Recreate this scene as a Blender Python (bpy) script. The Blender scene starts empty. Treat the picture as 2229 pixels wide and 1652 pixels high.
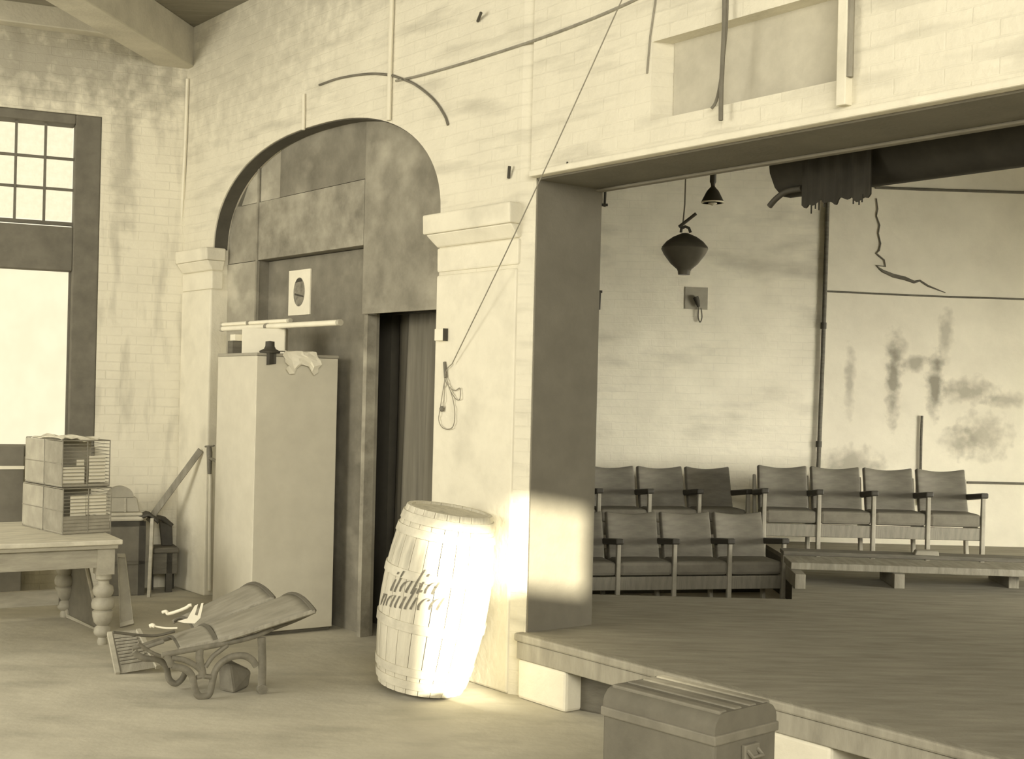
import bpy, math, random
from mathutils import Vector, Matrix
random.seed(7)
scene = bpy.context.scene
C = scene.collection

# ---------------------------------------------------------------- camera
F = 2800.0; CX = 1114.5; CY = 855.0; RHO = 0.024; H = 1.85     # focal length and principal point in photo pixels, roll, lens height
cd = bpy.data.cameras.new('camera'); cam = bpy.data.objects.new('camera', cd); C.objects.link(cam)
cd.sensor_fit = 'HORIZONTAL'; cd.sensor_width = 36.0; cd.lens = F / 2229 * 36
cd.shift_y = (CY - 826) / 2229; cd.clip_start = 0.05
cam.matrix_world = Matrix.Translation((0, 0, H)) @ Matrix.Rotation(math.pi/2, 4, 'X') @ Matrix.Rotation(RHO, 4, 'Z')
scene.camera = cam

# ---------------------------------------------------------------- light
SKY = 1.22; SUN = 20.0
w = bpy.data.worlds.new('sky'); scene.world = w; w.use_nodes = True
bg = w.node_tree.nodes['Background']; bg.inputs[0].default_value = (1.0, 0.91, 0.67, 1); bg.inputs[1].default_value = SKY
SUN_H = Vector((-0.406, 0.914)); SUN_T = math.tan(math.radians(14))
sd = bpy.data.lights.new('sun', 'SUN'); so = bpy.data.objects.new('sun', sd); C.objects.link(so)
sd.energy = SUN; sd.angle = math.radians(0.8); sd.color = (1.0, 0.92, 0.70)
so.rotation_mode = 'QUATERNION'
so.rotation_quaternion = Vector((SUN_H.x, SUN_H.y, -SUN_T)).to_track_quat('-Z', 'Y'); so.location = (6, -8, 7)
def area(name, loc, aim, sx, sy, power, col=(1.0, 0.95, 0.82)):
    d = bpy.data.lights.new(name, 'AREA'); o = bpy.data.objects.new(name, d); C.objects.link(o)
    d.shape = 'RECTANGLE'; d.size = sx; d.size_y = sy; d.energy = power; d.color = col
    o.location = loc; o.rotation_mode = 'QUATERNION'
    o.rotation_quaternion = (Vector(aim) - Vector(loc)).to_track_quat('-Z', 'Y')
    return o
area('hall_fill', (1.0, -2.7, 3.9), (0.3, 9, 1.6), 6.0, 2.2, 760)  # unseen fill added behind the viewer to brighten surfaces facing it
area('stage_fill', (8.9, 7.4, 1.5), (2.0, 13.2, 0.35), 2.6, 1.5, 108).data.spread = math.radians(70)  # added fill for the far wall; spread narrowed to dim its upper part
area('side_fill', (-7.5, 5.0, 2.6), (-2.2, 9.2, 0.4), 3.0, 3.0, 310)  # unseen fill added at the open left side for floor and table
vs = scene.view_settings
scene.display_settings.display_device = 'sRGB'
vs.view_transform = 'Standard'; vs.look = 'None'; vs.gamma = 1.0; vs.use_curve_mapping = False; vs.exposure = 0.0

# ---------------------------------------------------------------- photo pixel -> place
def uv(px, py):
    a = px - CX; b = py - CY; c, s = math.cos(RHO), math.sin(RHO)
    return a*c + b*s, -a*s + b*c
def fl(px, py, z=0.0):                       # on a level surface of height z
    u, v = uv(px, py); t = (H - z)/v
    return Vector((u*t, F*t, z))
def at(px, py, y):                           # at a known distance
    u, v = uv(px, py); return Vector((u*y/F, y, H - v*y/F))
class Plane:                                 # an upright plane: x to the right, y into it
    def __init__(self, o, ang):
        self.o = Vector((o[0], o[1], 0)); self.ang = ang
        self.r = Vector((math.cos(ang), math.sin(ang), 0)); self.n = Vector((-math.sin(ang), math.cos(ang), 0))
        self.M = Matrix.Translation(self.o) @ Matrix.Rotation(ang, 4, 'Z')
    def __call__(self, px, py, d=0.0):       # -> (s, z) where the pixel's ray meets the plane shifted back by d
        u, v = uv(px, py); k = self.o.dot(self.n) + d
        y = k/((u/F)*self.n.x + self.n.y); p = Vector((u/F*y, y, 0))
        return (p - self.o).dot(self.r), H - v*y/F
    def w(self, s, d, z): return self.o + self.r*s + self.n*d + Vector((0, 0, z))
    def wp(self, px, py, d=0.0):
        s, z = self(px, py, d); return self.w(s, d, z)
TH = math.atan(2203/F)
PA = Plane(fl(1128, 1517), TH - math.pi/2)   # the long wall with the arch
CORNER = PA.w(-5.05, 0, 0)
PB = Plane(CORNER, math.atan(F/6500))        # the window wall on the left

# ---------------------------------------------------------------- materials
def sep(g):
    g = min(g, 0.95); k = g**0.12
    return (g, g*(0.82 + 0.13*k), g*(0.50 + 0.28*k), 1)
MATS = {}
def mat(name, g, rough=0.85, var=0.12, scale=6.0, stretch=(1, 1, 1), bump=0.0, bscale=40.0, brick=None, spots=None, metal=0.0, streak=None, spec=0.3):
    if name in MATS: return MATS[name]
    m = bpy.data.materials.new(name); m.use_nodes = True; MATS[name] = m
    nt = m.node_tree; N = nt.nodes; L = nt.links
    b = N['Principled BSDF']; b.inputs['Roughness'].default_value = rough; b.inputs['Metallic'].default_value = metal
    b.inputs['Specular IOR Level'].default_value = spec
    tc = N.new('ShaderNodeTexCoord'); mp = N.new('ShaderNodeMapping'); mp.inputs['Scale'].default_value = stretch
    L.new(tc.outputs['Object'], mp.inputs['Vector'])
    n = N.new('ShaderNodeTexNoise'); n.inputs['Scale'].default_value = scale; n.inputs['Detail'].default_value = 6; n.inputs['Roughness'].default_value = 0.62
    L.new(mp.outputs[0], n.inputs['Vector'])
    r = N.new('ShaderNodeValToRGB'); r.color_ramp.elements[0].position = 0.30; r.color_ramp.elements[1].position = 0.70
    r.color_ramp.elements[0].color = sep(g*(1 - var)); r.color_ramp.elements[1].color = sep(g*(1 + var))
    L.new(n.outputs['Fac'], r.inputs[0]); col = r.outputs[0]
    def over(col, fac, g2):
        mx = N.new('ShaderNodeMix'); mx.data_type = 'RGBA'; L.new(fac, mx.inputs[0]); L.new(col, mx.inputs[6]); mx.inputs[7].default_value = sep(g2)
        return mx.outputs[2]
    hgt = None
    if brick:
        bw, bh, depth, tone = brick
        sx = N.new('ShaderNodeSeparateXYZ'); L.new(tc.outputs['Object'], sx.inputs[0])
        cb = N.new('ShaderNodeCombineXYZ'); L.new(sx.outputs[0], cb.inputs[0]); L.new(sx.outputs[2], cb.inputs[1])
        dn = N.new('ShaderNodeTexNoise'); dn.inputs['Scale'].default_value = 5.0; L.new(tc.outputs['Object'], dn.inputs['Vector'])
        wv = N.new('ShaderNodeVectorMath'); wv.operation = 'MULTIPLY_ADD'; wv.inputs[1].default_value = (0.02, 0.02, 0); L.new(dn.outputs['Color'], wv.inputs[0]); L.new(cb.outputs[0], wv.inputs[2])
        br = N.new('ShaderNodeTexBrick'); br.inputs['Scale'].default_value = 1.0; br.inputs['Brick Width'].default_value = bw; br.inputs['Row Height'].default_value = bh
        br.inputs['Mortar Size'].default_value = 0.006; br.inputs['Mortar Smooth'].default_value = 0.6
        L.new(wv.outputs[0], br.inputs['Vector'])
        pn = N.new('ShaderNodeTexNoise'); pn.inputs['Scale'].default_value = 2.2; pn.inputs['Detail'].default_value = 4; L.new(tc.outputs['Object'], pn.inputs['Vector'])
        pr = N.new('ShaderNodeMapRange'); pr.inputs[1].default_value = 0.42; pr.inputs[2].default_value = 0.66; L.new(pn.outputs['Fac'], pr.inputs[0])
        ml = N.new('ShaderNodeMath'); ml.operation = 'MULTIPLY'; L.new(br.outputs['Fac'], ml.inputs[0]); L.new(pr.outputs[0], ml.inputs[1])
        m2 = N.new('ShaderNodeMath'); m2.operation = 'MULTIPLY'; m2.inputs[1].default_value = tone; L.new(ml.outputs[0], m2.inputs[0])
        col = over(col, m2.outputs[0], g*0.45)
        hgt = (br.outputs['Fac'], -depth)
    if streak:
        amount, g2, sc, st = streak
        mp2 = N.new('ShaderNodeMapping'); mp2.inputs['Scale'].default_value = st; L.new(tc.outputs['Object'], mp2.inputs['Vector'])
        n2 = N.new('ShaderNodeTexNoise'); n2.inputs['Scale'].default_value = sc; n2.inputs['Detail'].default_value = 5; L.new(mp2.outputs[0], n2.inputs['Vector'])
        mr = N.new('ShaderNodeMapRange'); mr.inputs[1].default_value = 0.52; mr.inputs[2].default_value = 0.75; mr.inputs[4].default_value = amount
        L.new(n2.outputs['Fac'], mr.inputs[0]); col = over(col, mr.outputs[0], g2)
    if spots:                                # stains, grime and painted falloff, each with its own place and shape: (x, y, z, rx, ry, rz, amount, tone)
        for (x, y, z, rx, ry, rz, amt, g2) in spots:
            mp3 = N.new('ShaderNodeMapping'); mp3.inputs['Location'].default_value = (-x/rx, -y/ry, -z/rz); mp3.inputs['Scale'].default_value = (1/rx, 1/ry, 1/rz)
            L.new(tc.outputs['Object'], mp3.inputs['Vector'])
            ln = N.new('ShaderNodeVectorMath'); ln.operation = 'LENGTH'; L.new(mp3.outputs[0], ln.inputs[0])
            n3 = N.new('ShaderNodeTexNoise'); n3.inputs['Scale'].default_value = 9.0; n3.inputs['Detail'].default_value = 6; L.new(tc.outputs['Object'], n3.inputs['Vector'])
            ad = N.new('ShaderNodeMath'); ad.operation = 'MULTIPLY_ADD'; ad.inputs[1].default_value = 1.6; L.new(n3.outputs['Fac'], ad.inputs[0]); L.new(ln.outputs['Value'], ad.inputs[2])
            mr = N.new('ShaderNodeMapRange'); mr.inputs[1].default_value = 1.75; mr.inputs[2].default_value = 1.05; mr.inputs[3].default_value = 0; mr.inputs[4].default_value = amt
            L.new(ad.outputs[0], mr.inputs[0]); col = over(col, mr.outputs[0], g2)
    L.new(col, b.inputs['Base Color'])
    if bump or hgt:
        bn = N.new('ShaderNodeTexNoise'); bn.inputs['Scale'].default_value = bscale; bn.inputs['Detail'].default_value = 4; L.new(mp.outputs[0], bn.inputs['Vector'])
        hh = bn.outputs['Fac']
        sc = N.new('ShaderNodeMath'); sc.operation = 'MULTIPLY'; sc.inputs[1].default_value = bump; L.new(hh, sc.inputs[0]); hh = sc.outputs[0]
        if hgt:
            ma = N.new('ShaderNodeMath'); ma.operation = 'MULTIPLY_ADD'; ma.inputs[1].default_value = hgt[1]; L.new(hgt[0], ma.inputs[0]); L.new(hh, ma.inputs[2]); hh = ma.outputs[0]
        bp = N.new('ShaderNodeBump'); bp.inputs['Strength'].default_value = 1.0; bp.inputs['Distance'].default_value = 1.0
        L.new(hh, bp.inputs['Height']); L.new(bp.outputs[0], b.inputs['Normal'])
    return m

# ---------------------------------------------------------------- mesh building
class MB:
    def __init__(self): self.v = []; self.f = []
    def add(self, vs, fs):
        o = len(self.v); self.v += [Vector(p) for p in vs]; self.f += [[i + o for i in q] for q in fs]; return self
    def hexa(self, a, b):                    # two quads, a below b
        return self.add(list(a) + list(b), [(3, 2, 1, 0), (4, 5, 6, 7), (0, 1, 5, 4), (1, 2, 6, 5), (2, 3, 7, 6), (3, 0, 4, 7)])
    def box(self, x0, x1, y0, y1, z0, z1):
        return self.hexa([(x0, y0, z0), (x1, y0, z0), (x1, y1, z0), (x0, y1, z0)], [(x0, y0, z1), (x1, y0, z1), (x1, y1, z1), (x0, y1, z1)])
    def prism(self, pts, off):               # a polygon pushed along off
        n = len(pts); pts = [Vector(p) for p in pts]; off = Vector(off)
        return self.add(pts + [p + off for p in pts], [list(range(n))[::-1], list(range(n, 2*n))] + [(i, (i+1) % n, n + (i+1) % n, n + i) for i in range(n)])
    def tube(self, path, r, n=8, ry=None, up=None, closed=False):
        path = [Vector(p) for p in path]; k = len(path); rr = r if isinstance(r, (list, tuple)) else [r]*k
        vs = []; fs = []; pu = Vector(up) if up else None
        for i, p in enumerate(path):
            a = path[(i-1) % k] if (closed or i > 0) else p; b = path[(i+1) % k] if (closed or i < k-1) else p
            t = (b - a).normalized()
            if pu is None: pu = Vector((0, 0, 1)) if abs(t.z) < 0.9 else Vector((1, 0, 0))
            e1 = pu - t*pu.dot(t)
            if e1.length < 1e-5: e1 = t.orthogonal()
            e1.normalize(); e2 = t.cross(e1)
            if not up: pu = e1
            for j in range(n):
                an = 2*math.pi*j/n + (math.pi/n if n == 4 else 0)
                q = 1.0 if n != 4 else 1.4142
                vs.append(p + e1*(math.cos(an)*q*(ry if ry else rr[i])) + e2*(math.sin(an)*q*rr[i]))
        m = k if closed else k - 1
        for i in range(m):
            for j in range(n):
                i2 = (i+1) % k
                fs.append((i*n + j, i*n + (j+1) % n, i2*n + (j+1) % n, i2*n + j))
        if not closed: fs += [list(range(n))[::-1], [(k-1)*n + j for j in range(n)]]
        return self.add(vs, fs)
    def lathe(self, prof, n=20, o=(0, 0, 0), M=None):
        vs = []; fs = []; k = len(prof); o = Vector(o)
        for (r, z) in prof:
            for j in range(n):
                a = 2*math.pi*j/n; p = Vector((r*math.cos(a), r*math.sin(a), z)); vs.append((M @ p if M else p) + o)
        for i in range(k-1):
            for j in range(n): fs.append((i*n + j, i*n + (j+1) % n, (i+1)*n + (j+1) % n, (i+1)*n + j))
        fs += [list(range(n))[::-1], [(k-1)*n + j for j in range(n)]]
        return self.add(vs, fs)
    def grid(self, nu, nv, fn):
        vs = [fn(i/nu, j/nv) for j in range(nv+1) for i in range(nu+1)]
        return self.add(vs, [(j*(nu+1)+i, j*(nu+1)+i+1, (j+1)*(nu+1)+i+1, (j+1)*(nu+1)+i) for j in range(nv) for i in range(nu)])
    def mesh(self, name, smooth=None):
        me = bpy.data.meshes.new(name); me.from_pydata([tuple(p) for p in self.v], [], [tuple(q) for q in self.f]); me.update()
        if smooth:
            me.polygons.foreach_set('use_smooth', [True]*len(me.polygons)); me.set_sharp_from_angle(angle=math.radians(smooth))
        return me
def link(name, me, m, parent=None):
    o = bpy.data.objects.new(name, me); C.objects.link(o)
    if m and not me.materials: me.materials.append(m)
    if parent: o.parent = parent
    return o
def build(mb, name, m, parent=None, smooth=None, bevel=0, solid=0, world=False, M=None):
    if world and parent:
        inv = parent.matrix_world.inverted() if parent.type != 'EMPTY' else ROOTS[parent.name].inverted()
        mb.v = [inv @ p for p in mb.v]
    if M: mb.v = [M @ p for p in mb.v]
    o = link(name, mb.mesh(name, smooth), m, parent)
    if solid:
        md = o.modifiers.new('thick', 'SOLIDIFY'); md.thickness = solid; md.offset = 0
    if bevel:
        md = o.modifiers.new('edge', 'BEVEL'); md.width = bevel; md.segments = 2; md.limit_method = 'ANGLE'; md.angle_limit = math.radians(35)
    return o
ROOTS = {}
def tag(o, label=None, cat=None, group=None, kind=None):
    if label: o['label'] = label
    if cat: o['category'] = cat
    if group: o['group'] = group
    if kind: o['kind'] = kind
    return o
def thing(name, label, cat, loc=(0, 0, 0), rz=0, M=None, group=None):
    o = bpy.data.objects.new(name, None); C.objects.link(o); o.empty_display_size = 0.1
    M = M or (Matrix.Translation(loc) @ Matrix.Rotation(rz, 4, 'Z'))
    o.matrix_world = M; ROOTS[o.name] = M
    return tag(o, label, cat, group)
def struct(mb, name, m, label, M=None, **k):
    o = build(mb, name, m, **k)
    if M: o.matrix_world = M
    return tag(o, label, kind='structure')
def lone(mb, name, m, label, cat, loc=None, group=None, **k):
    if loc is not None:
        loc = Vector(loc); mb.v = [p - loc for p in mb.v]
    o = build(mb, name, m, **k)
    if loc is not None: o.location = loc
    return tag(o, label, cat, group)

# materials of the place
white = mat('whitewashed_brick', 0.70, 0.9, 0.06, 3.0, bump=0.006, bscale=25, brick=(0.26, 0.079, 0.001, 0.12), streak=(0.55, 0.36, 2.2, (0.6, 0.6, 3.5)), spots=[(-4.0, 0, 4.75, 2.2, 3.0, 0.9, 0.45, 0.36), (-2.2, 0, 5.0, 2.5, 3.0, 0.5, 0.4, 0.4)])  # spots: grime, with light falloff under the ceiling put into the colour
plaster = mat('whitewash_plaster', 0.74, 0.9, 0.06, 4.0, bump=0.006, bscale=18, streak=(0.45, 0.42, 2.5, (1, 1, 1)))
leftwall = mat('window_wall_paint', 0.72, 0.9, 0.07, 3.0, bump=0.005, bscale=25, brick=(0.26, 0.079, 0.0012, 0.22), streak=(0.6, 0.30, 3.0, (2.4, 2.4, 0.5)), spots=[(-1.4, 0, 4.72, 3.2, 3.0, 0.62, 0.75, 0.26), (-0.55, 0, 3.9, 0.16, 3.0, 0.9, 0.5, 0.3)])
wood_d = mat('dark_wood', 0.13, 0.7, 0.25, 5.0, (1, 1, 6), bump=0.002)
wood_m = mat('worn_wood', 0.27, 0.75, 0.25, 4.0, (6, 1, 1), bump=0.002)
wood_l = mat('pale_wood', 0.42, 0.8, 0.2, 4.0, (1, 1, 5), bump=0.002)
wood_x = mat('blackened_wood', 0.06, 0.6, 0.3, 6.0)
iron = mat('cast_iron', 0.20, 0.55, 0.25, 14.0, metal=0.0, bump=0.001)
paper = mat('white_paper', 0.80, 0.85, 0.05, 8.0)
cord_m = mat('dark_cord', 0.17, 0.8, 0.2)
ceil_m = mat('ceiling_boards', 0.24, 0.85, 0.18, 4.0, (0.5, 5, 1), bump=0.003)

# ---------------------------------------------------------------- the setting
DP0 = 0.12; T = 0.57; TOP = 5.11; SPR = 3.05; S0, S1 = -4.43, -0.95; PLAT = 0.39; LINT = 3.165
floor_m = mat('floor_concrete', 0.50, 0.8, 0.16, 1.6, (1, 1, 1), bump=0.004, bscale=12, streak=(0.5, 0.26, 1.3, (1, 3, 1)))
struct(MB().box(-9, 9.5, -3.2, 15, -0.2, 0), 'floor', floor_m, 'worn grey concrete floor of the hall')

def arch(s):                                 # underside of the flattened round arch
    q = (s - (S0 + S1)/2)/((S1 - S0)/2); q = max(-1, min(1, q))
    return SPR + 0.83*(1 - abs(q)**2.35)**(1/2.15)
mb = MB(); NS = 48
mb.box(-5.05, S0, 0, T, 0, TOP)
xs = [(S0 + S1)/2 - (S1 - S0)/2*math.cos(math.pi*i/NS) for i in range(NS+1)]
for a, b in zip(xs, xs[1:]):
    za, zb = arch(a), arch(b)
    mb.hexa([(a, 0, za), (b, 0, zb), (b, T, zb), (a, T, za)], [(a, 0, TOP), (b, 0, TOP), (b, T, TOP), (a, T, TOP)])
mb.prism([(S1, 0, 0), (-0.10, 0, 0), (0, 0.045, 0), (0, T, 0), (S1, T, 0)], (0, 0, TOP))
nl, nr, nb, nt_, nd = 1.03, 2.31, PA(1420, 262)[1], PA(1450, 95)[1] + 0.03, 0.12
mb.box(0, 13.8, 0, T, LINT, nb); mb.box(0, 13.8, 0, T, nt_, TOP)
mb.hexa([(0, 0, nb), (nl, 0, nb), (nl + 0.06, nd, nb), (0, nd, nb)], [(0, 0, nt_), (nl, 0, nt_), (nl + 0.06, nd, nt_), (0, nd, nt_)])
mb.box(nr, 13.8, 0, nd, nb, nt_); mb.box(0, 13.8, nd, T, nb, nt_)
mb.box(6.5, 13.8, 0, T, 0, LINT)
wallA = struct(mb, 'wall_back', white, 'whitewashed brick wall with the round arch and the stage opening', M=PA.M)
def capital(s0, s1, z0, z1, z2, out, left):
    m = MB()
    l = out if left else 0.012; r = 0.012 if left else out
    lo = lambda z, e, f, g: [(s0 - f, -e, z), (s1 + g, -e, z), (s1 + g, 0.10, z), (s0 - f, 0.10, z)]
    m.hexa(lo(z0 - 0.16, 0.012, 0.010, 0.010), lo(z0, 0.014, 0.012, 0.012))
    m.hexa(lo(z0 + 0.004, 0.014, 0.012, 0.012), lo(z1 - 0.03, 0.075, l*0.8, r*0.8))
    m.hexa(lo(z1 - 0.03, 0.085, l, r), lo(z2, 0.09, l, r))
    return build(m, 'capital', plaster, wallA, bevel=0.012)
capital(S1 + 0.0, -0.10, 2.80, 2.92, 3.02, 0.085, True)
capital(-5.03, S0, 2.86, 2.98, 3.06, 0.05, False)
build(MB().prism([(-5.03, -0.02, 0), (S0 + 0.012, -0.02, 0), (S0 + 0.012, 0.30, 0), (-5.03, 0.02, 0)], (0, 0, 2.70)), 'pilaster', plaster, wallA, bevel=0.015)
build(MB().box(S1 - 0.012, -0.10, -0.014, 0.3, 0, 2.62), 'pilaster', plaster, wallA, bevel=0.015)
build(MB().box(nr, nr + 0.055, -0.05, 0.02, 3.22, TOP), 'pilaster_strip', plaster, wallA, bevel=0.006)
sof_m = mat('arch_soffit_shade', 0.09, 0.9, 0.15)  # shadow under the arch put into a dark liner colour
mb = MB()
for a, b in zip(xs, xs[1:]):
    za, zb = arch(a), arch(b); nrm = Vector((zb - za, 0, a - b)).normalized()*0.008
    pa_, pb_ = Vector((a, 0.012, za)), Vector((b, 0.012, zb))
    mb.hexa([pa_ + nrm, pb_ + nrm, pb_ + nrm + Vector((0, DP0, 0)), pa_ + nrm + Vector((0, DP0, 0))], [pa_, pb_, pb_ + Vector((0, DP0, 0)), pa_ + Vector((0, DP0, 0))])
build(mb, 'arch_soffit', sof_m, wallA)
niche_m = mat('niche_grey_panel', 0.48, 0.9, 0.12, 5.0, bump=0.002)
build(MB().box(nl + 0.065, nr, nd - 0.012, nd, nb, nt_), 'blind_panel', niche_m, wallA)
reveal_m = mat('reveal_shade_tone', 0.185, 0.85, 0.1, 4.0, bump=0.003)  # shade of the jamb and lintel underside put into the colour
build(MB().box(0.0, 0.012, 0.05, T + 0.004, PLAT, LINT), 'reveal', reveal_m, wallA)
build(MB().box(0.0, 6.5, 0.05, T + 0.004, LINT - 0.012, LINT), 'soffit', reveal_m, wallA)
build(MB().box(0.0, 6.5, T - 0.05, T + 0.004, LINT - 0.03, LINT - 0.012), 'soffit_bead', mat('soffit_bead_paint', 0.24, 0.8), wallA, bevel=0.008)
build(MB().box(0.02, 6.4, -0.035, 0.03, LINT - 0.005, LINT + 0.035), 'edge_bead', plaster, wallA, bevel=0.01)

# window wall
win_r, _ = PB(219, 400); _, win_t = PB(180, 250); _, win_b = PB(20, 985); win_l = win_r - 1.62
mb = MB(); t2 = 0.42
mb.box(-4.2, win_l, 0, t2, 0, TOP); mb.box(win_r, 0.25, 0, t2, 0, TOP); mb.box(win_l, win_r, 0, t2, 0, win_b); mb.box(win_l, win_r, 0, t2, win_t, TOP)
wallB = struct(mb, 'wall_left', leftwall, 'painted brick window wall behind the table', M=PB.M)
# far wall of the stage room
YC = 13.25; YR = 13.235
pc = lambda px, py: at(px, py, YR)
stains = []
for (px, py, rx, rz, a, g) in ((1945, 830, 0.09, 0.55, 0.7, 0.16), (2035, 840, 0.12, 0.40, 0.75, 0.14), (1990, 790, 0.16, 0.12, 0.6, 0.18), (2110, 850, 0.35, 0.16, 0.6, 0.2), (1850, 830, 0.07, 0.45, 0.5, 0.2),
                               (1850, 1010, 0.42, 0.22, 0.6, 0.2), (2140, 950, 0.34, 0.30, 0.55, 0.24), (2060, 730, 0.10, 0.35, 0.5, 0.2), (1950, 770, 0.14, 0.30, 0.5, 0.2), (2190, 870, 0.3, 0.10, 0.5, 0.2), (2090, 960, 0.25, 0.2, 0.5, 0.22)):
    p = pc(px, py); stains.append((p.x, YR, p.z, rx, 3.0, rz, a, g))
far_m = mat('stage_room_wall', 0.80, 0.92, 0.09, 2.5, bump=0.004, bscale=20, brick=(0.26, 0.079, 0.0008, 0.12), streak=(0.5, 0.36, 2.0, (0.7, 0.7, 2.0)))
far_p = mat('stage_room_plaster', 0.72, 0.92, 0.07, 2.5, bump=0.003, bscale=14, spots=stains)
xp = pc(1793, 700).x
struct(MB().box(-3.0, xp, YC, YC + 0.3, 0, 6), 'wall_far', far_m, 'whitewashed brick end wall behind the rows of seats')
wallC = struct(MB().box(xp, 9.5, YR, YC + 0.3, 0, 6), 'wall_far_right', far_p, 'stained plaster end wall right of the pipe')
# unseen sides: they hold the daylight in
dim = mat('hall_paint_out_of_frame', 0.45, 0.9, 0.05)
struct(MB().box(-5.0, -4.8, T, 6.5, 0, 6), 'wall_stage_left', dim, 'side wall of the stage room behind the pier', M=PA.M)
yb = -3.0
def sunx(e): return (e + 0.406*3.0)/0.914
wx = [-9, sunx(2.66), sunx(3.21), sunx(3.83), 9.5]
wz2, wz1 = (2.92, 3.98), (3.63, 4.20)  # openings sized and stepped to shape the sun on jamb, pier and barrel
mb = MB().box(wx[0], wx[1], yb - 0.2, yb, 0, 6).box(wx[3], wx[4], yb - 0.2, yb, 0, 6)
mb.box(wx[1], wx[2], yb - 0.2, yb, 0, wz2[0]).box(wx[1], wx[2], yb - 0.2, yb, wz2[1], 6)
mb.box(wx[2], wx[3], yb - 0.2, yb, 0, wz1[0]).box(wx[2], wx[3], yb - 0.2, yb, wz1[1], 6)
struct(mb, 'wall_front', dim, 'hall wall behind the viewer with openings cut to shape the sun')
struct(MB().box(9.3, 9.5, -3.2, 6.5, 0, 6), 'wall_right', dim, 'hall side wall out of view on the right')
# ceilings
mb = MB().prism([(-9, -3.2, TOP), (9.5, -3.2, TOP), tuple(PA.w(13.6, T, TOP)), tuple(PA.w(-5.05, T, TOP)), tuple(PB.w(-4.2, t2, TOP)), (-9, 9.0, TOP)], (0, 0, 0.15))
struct(mb, 'ceiling', ceil_m, 'dim boarded ceiling over the hall')
sc_m = mat('stage_ceiling_dark', 0.12, 0.9, 0.2)
mb = MB().prism([tuple(PA.w(-5.05, T, 4.7)), tuple(PA.w(13.6, T, 4.7)), (9.5, 14, 4.7), (-3.4, 14, 4.7)], (0, 0, 0.15))
struct(mb, 'ceiling_stage', sc_m, 'dark ceiling of the stage room')
# beams in the corner
cz = PA(415, 148)[1]
b0 = PA.w(-5.0, 0, cz); b1 = fl(173, 0, cz); dr = (b1 - b0).normalized(); sd_ = Vector((-dr.y, dr.x, 0))
beam_m = mat('beam_painted', 0.5, 0.85, 0.15, 3.0, (1, 1, 1), bump=0.003)
b1 = b0 + dr*7.5 + sd_*0.045; b0 = b0 - dr*0.1 + sd_*0.045
mb = MB().hexa([b0, b1, b1 - sd_*0.32, b0 - sd_*0.32], [p + Vector((0, 0, TOP - cz)) for p in (b0, b1, b1 - sd_*0.32, b0 - sd_*0.32)])
struct(mb, 'trim_1', beam_m, 'deep painted hip beam running out from the corner', bevel=0.01)
z0, z1 = PB(170, 76)[1], PB(120, 24)[1]
struct(MB().box(-4.0, -0.02, -0.16, 0.0, z0, z1), 'trim_2', beam_m, 'wall plate beam along the top of the window wall', M=PB.M, bevel=0.01)

# stage platform, with a lower pit at the back left where the front row stands
stage_m = mat('stage_boards', 0.29, 0.75, 0.22, 2.5, (1, 5, 1), bump=0.003, streak=(0.6, 0.34, 1.5, (0.6, 3, 1)))
PE = fl(1300, 1294, PLAT).y; PXR = at(1724, 1294, PE).x; YP = 11.7; PXB = at(1724, 1250, YP).x
sbk = (PE - PA.w(0, T + 0.01, 0).y)/PA.r.y
pts = [PA.w(sbk, T + 0.01, 0), PA.w(0.005, T + 0.01, 0), PA.w(0.005, 0.0, 0), PA.w(6.4, 0.0, 0), Vector((9.3, 1.6, 0)), Vector((9.3, YC - 0.02, 0)), Vector((PXB, YC - 0.02, 0)), Vector((PXB, YP, 0)), Vector((PXR, PE, 0))]
stage = struct(MB().prism([p + Vector((0, 0, PLAT - 0.04)) for p in pts], (0, 0, 0.04)), 'floor_stage', stage_m, 'dark boarded stage floor beyond the opening')
fas_m = mat('stage_edge_board', 0.32, 0.8, 0.2, 3.0, (6, 1, 1), bump=0.002)
def onA(mb): mb.v = [PA.M @ p for p in mb.v]; return mb
build(onA(MB().box(0.01, 6.4, -0.03, 0.02, PLAT - 0.15, PLAT - 0.045)), 'edge_board', fas_m, stage, bevel=0.006)
build(onA(MB().box(-0.005, 6.4, -0.045, 0.03, PLAT - 0.043, PLAT + 0.006)), 'nosing', fas_m, stage, bevel=0.012)
for a, b in ((0.012, 0.46), (1.72, 2.35), (4.0, 4.6)):
    build(onA(MB().box(a, b, -0.02, 0.35, 0, PLAT - 0.15)), 'support_block', plaster, stage, bevel=0.02)
xbk = PA.w(sbk, T + 0.01, 0).x + 0.06
build(MB().prism([(xbk, PE, 0), (PXR, PE, 0), (PXR, PE - 0.04, 0), (xbk, PE - 0.04, 0)], (0, 0, PLAT - 0.04)), 'riser', wood_d, stage)
build(MB().prism([(PXR, PE, 0), (PXR + 0.05, PE, 0), (PXB + 0.05, YP, 0), (PXB, YP, 0)], (0, 0, PLAT - 0.04)), 'riser', wood_d, stage)
build(MB().box(PXB, PXB + 0.04, YP, YC - 0.1, 0, PLAT - 0.04), 'riser', wood_d, stage)

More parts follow.
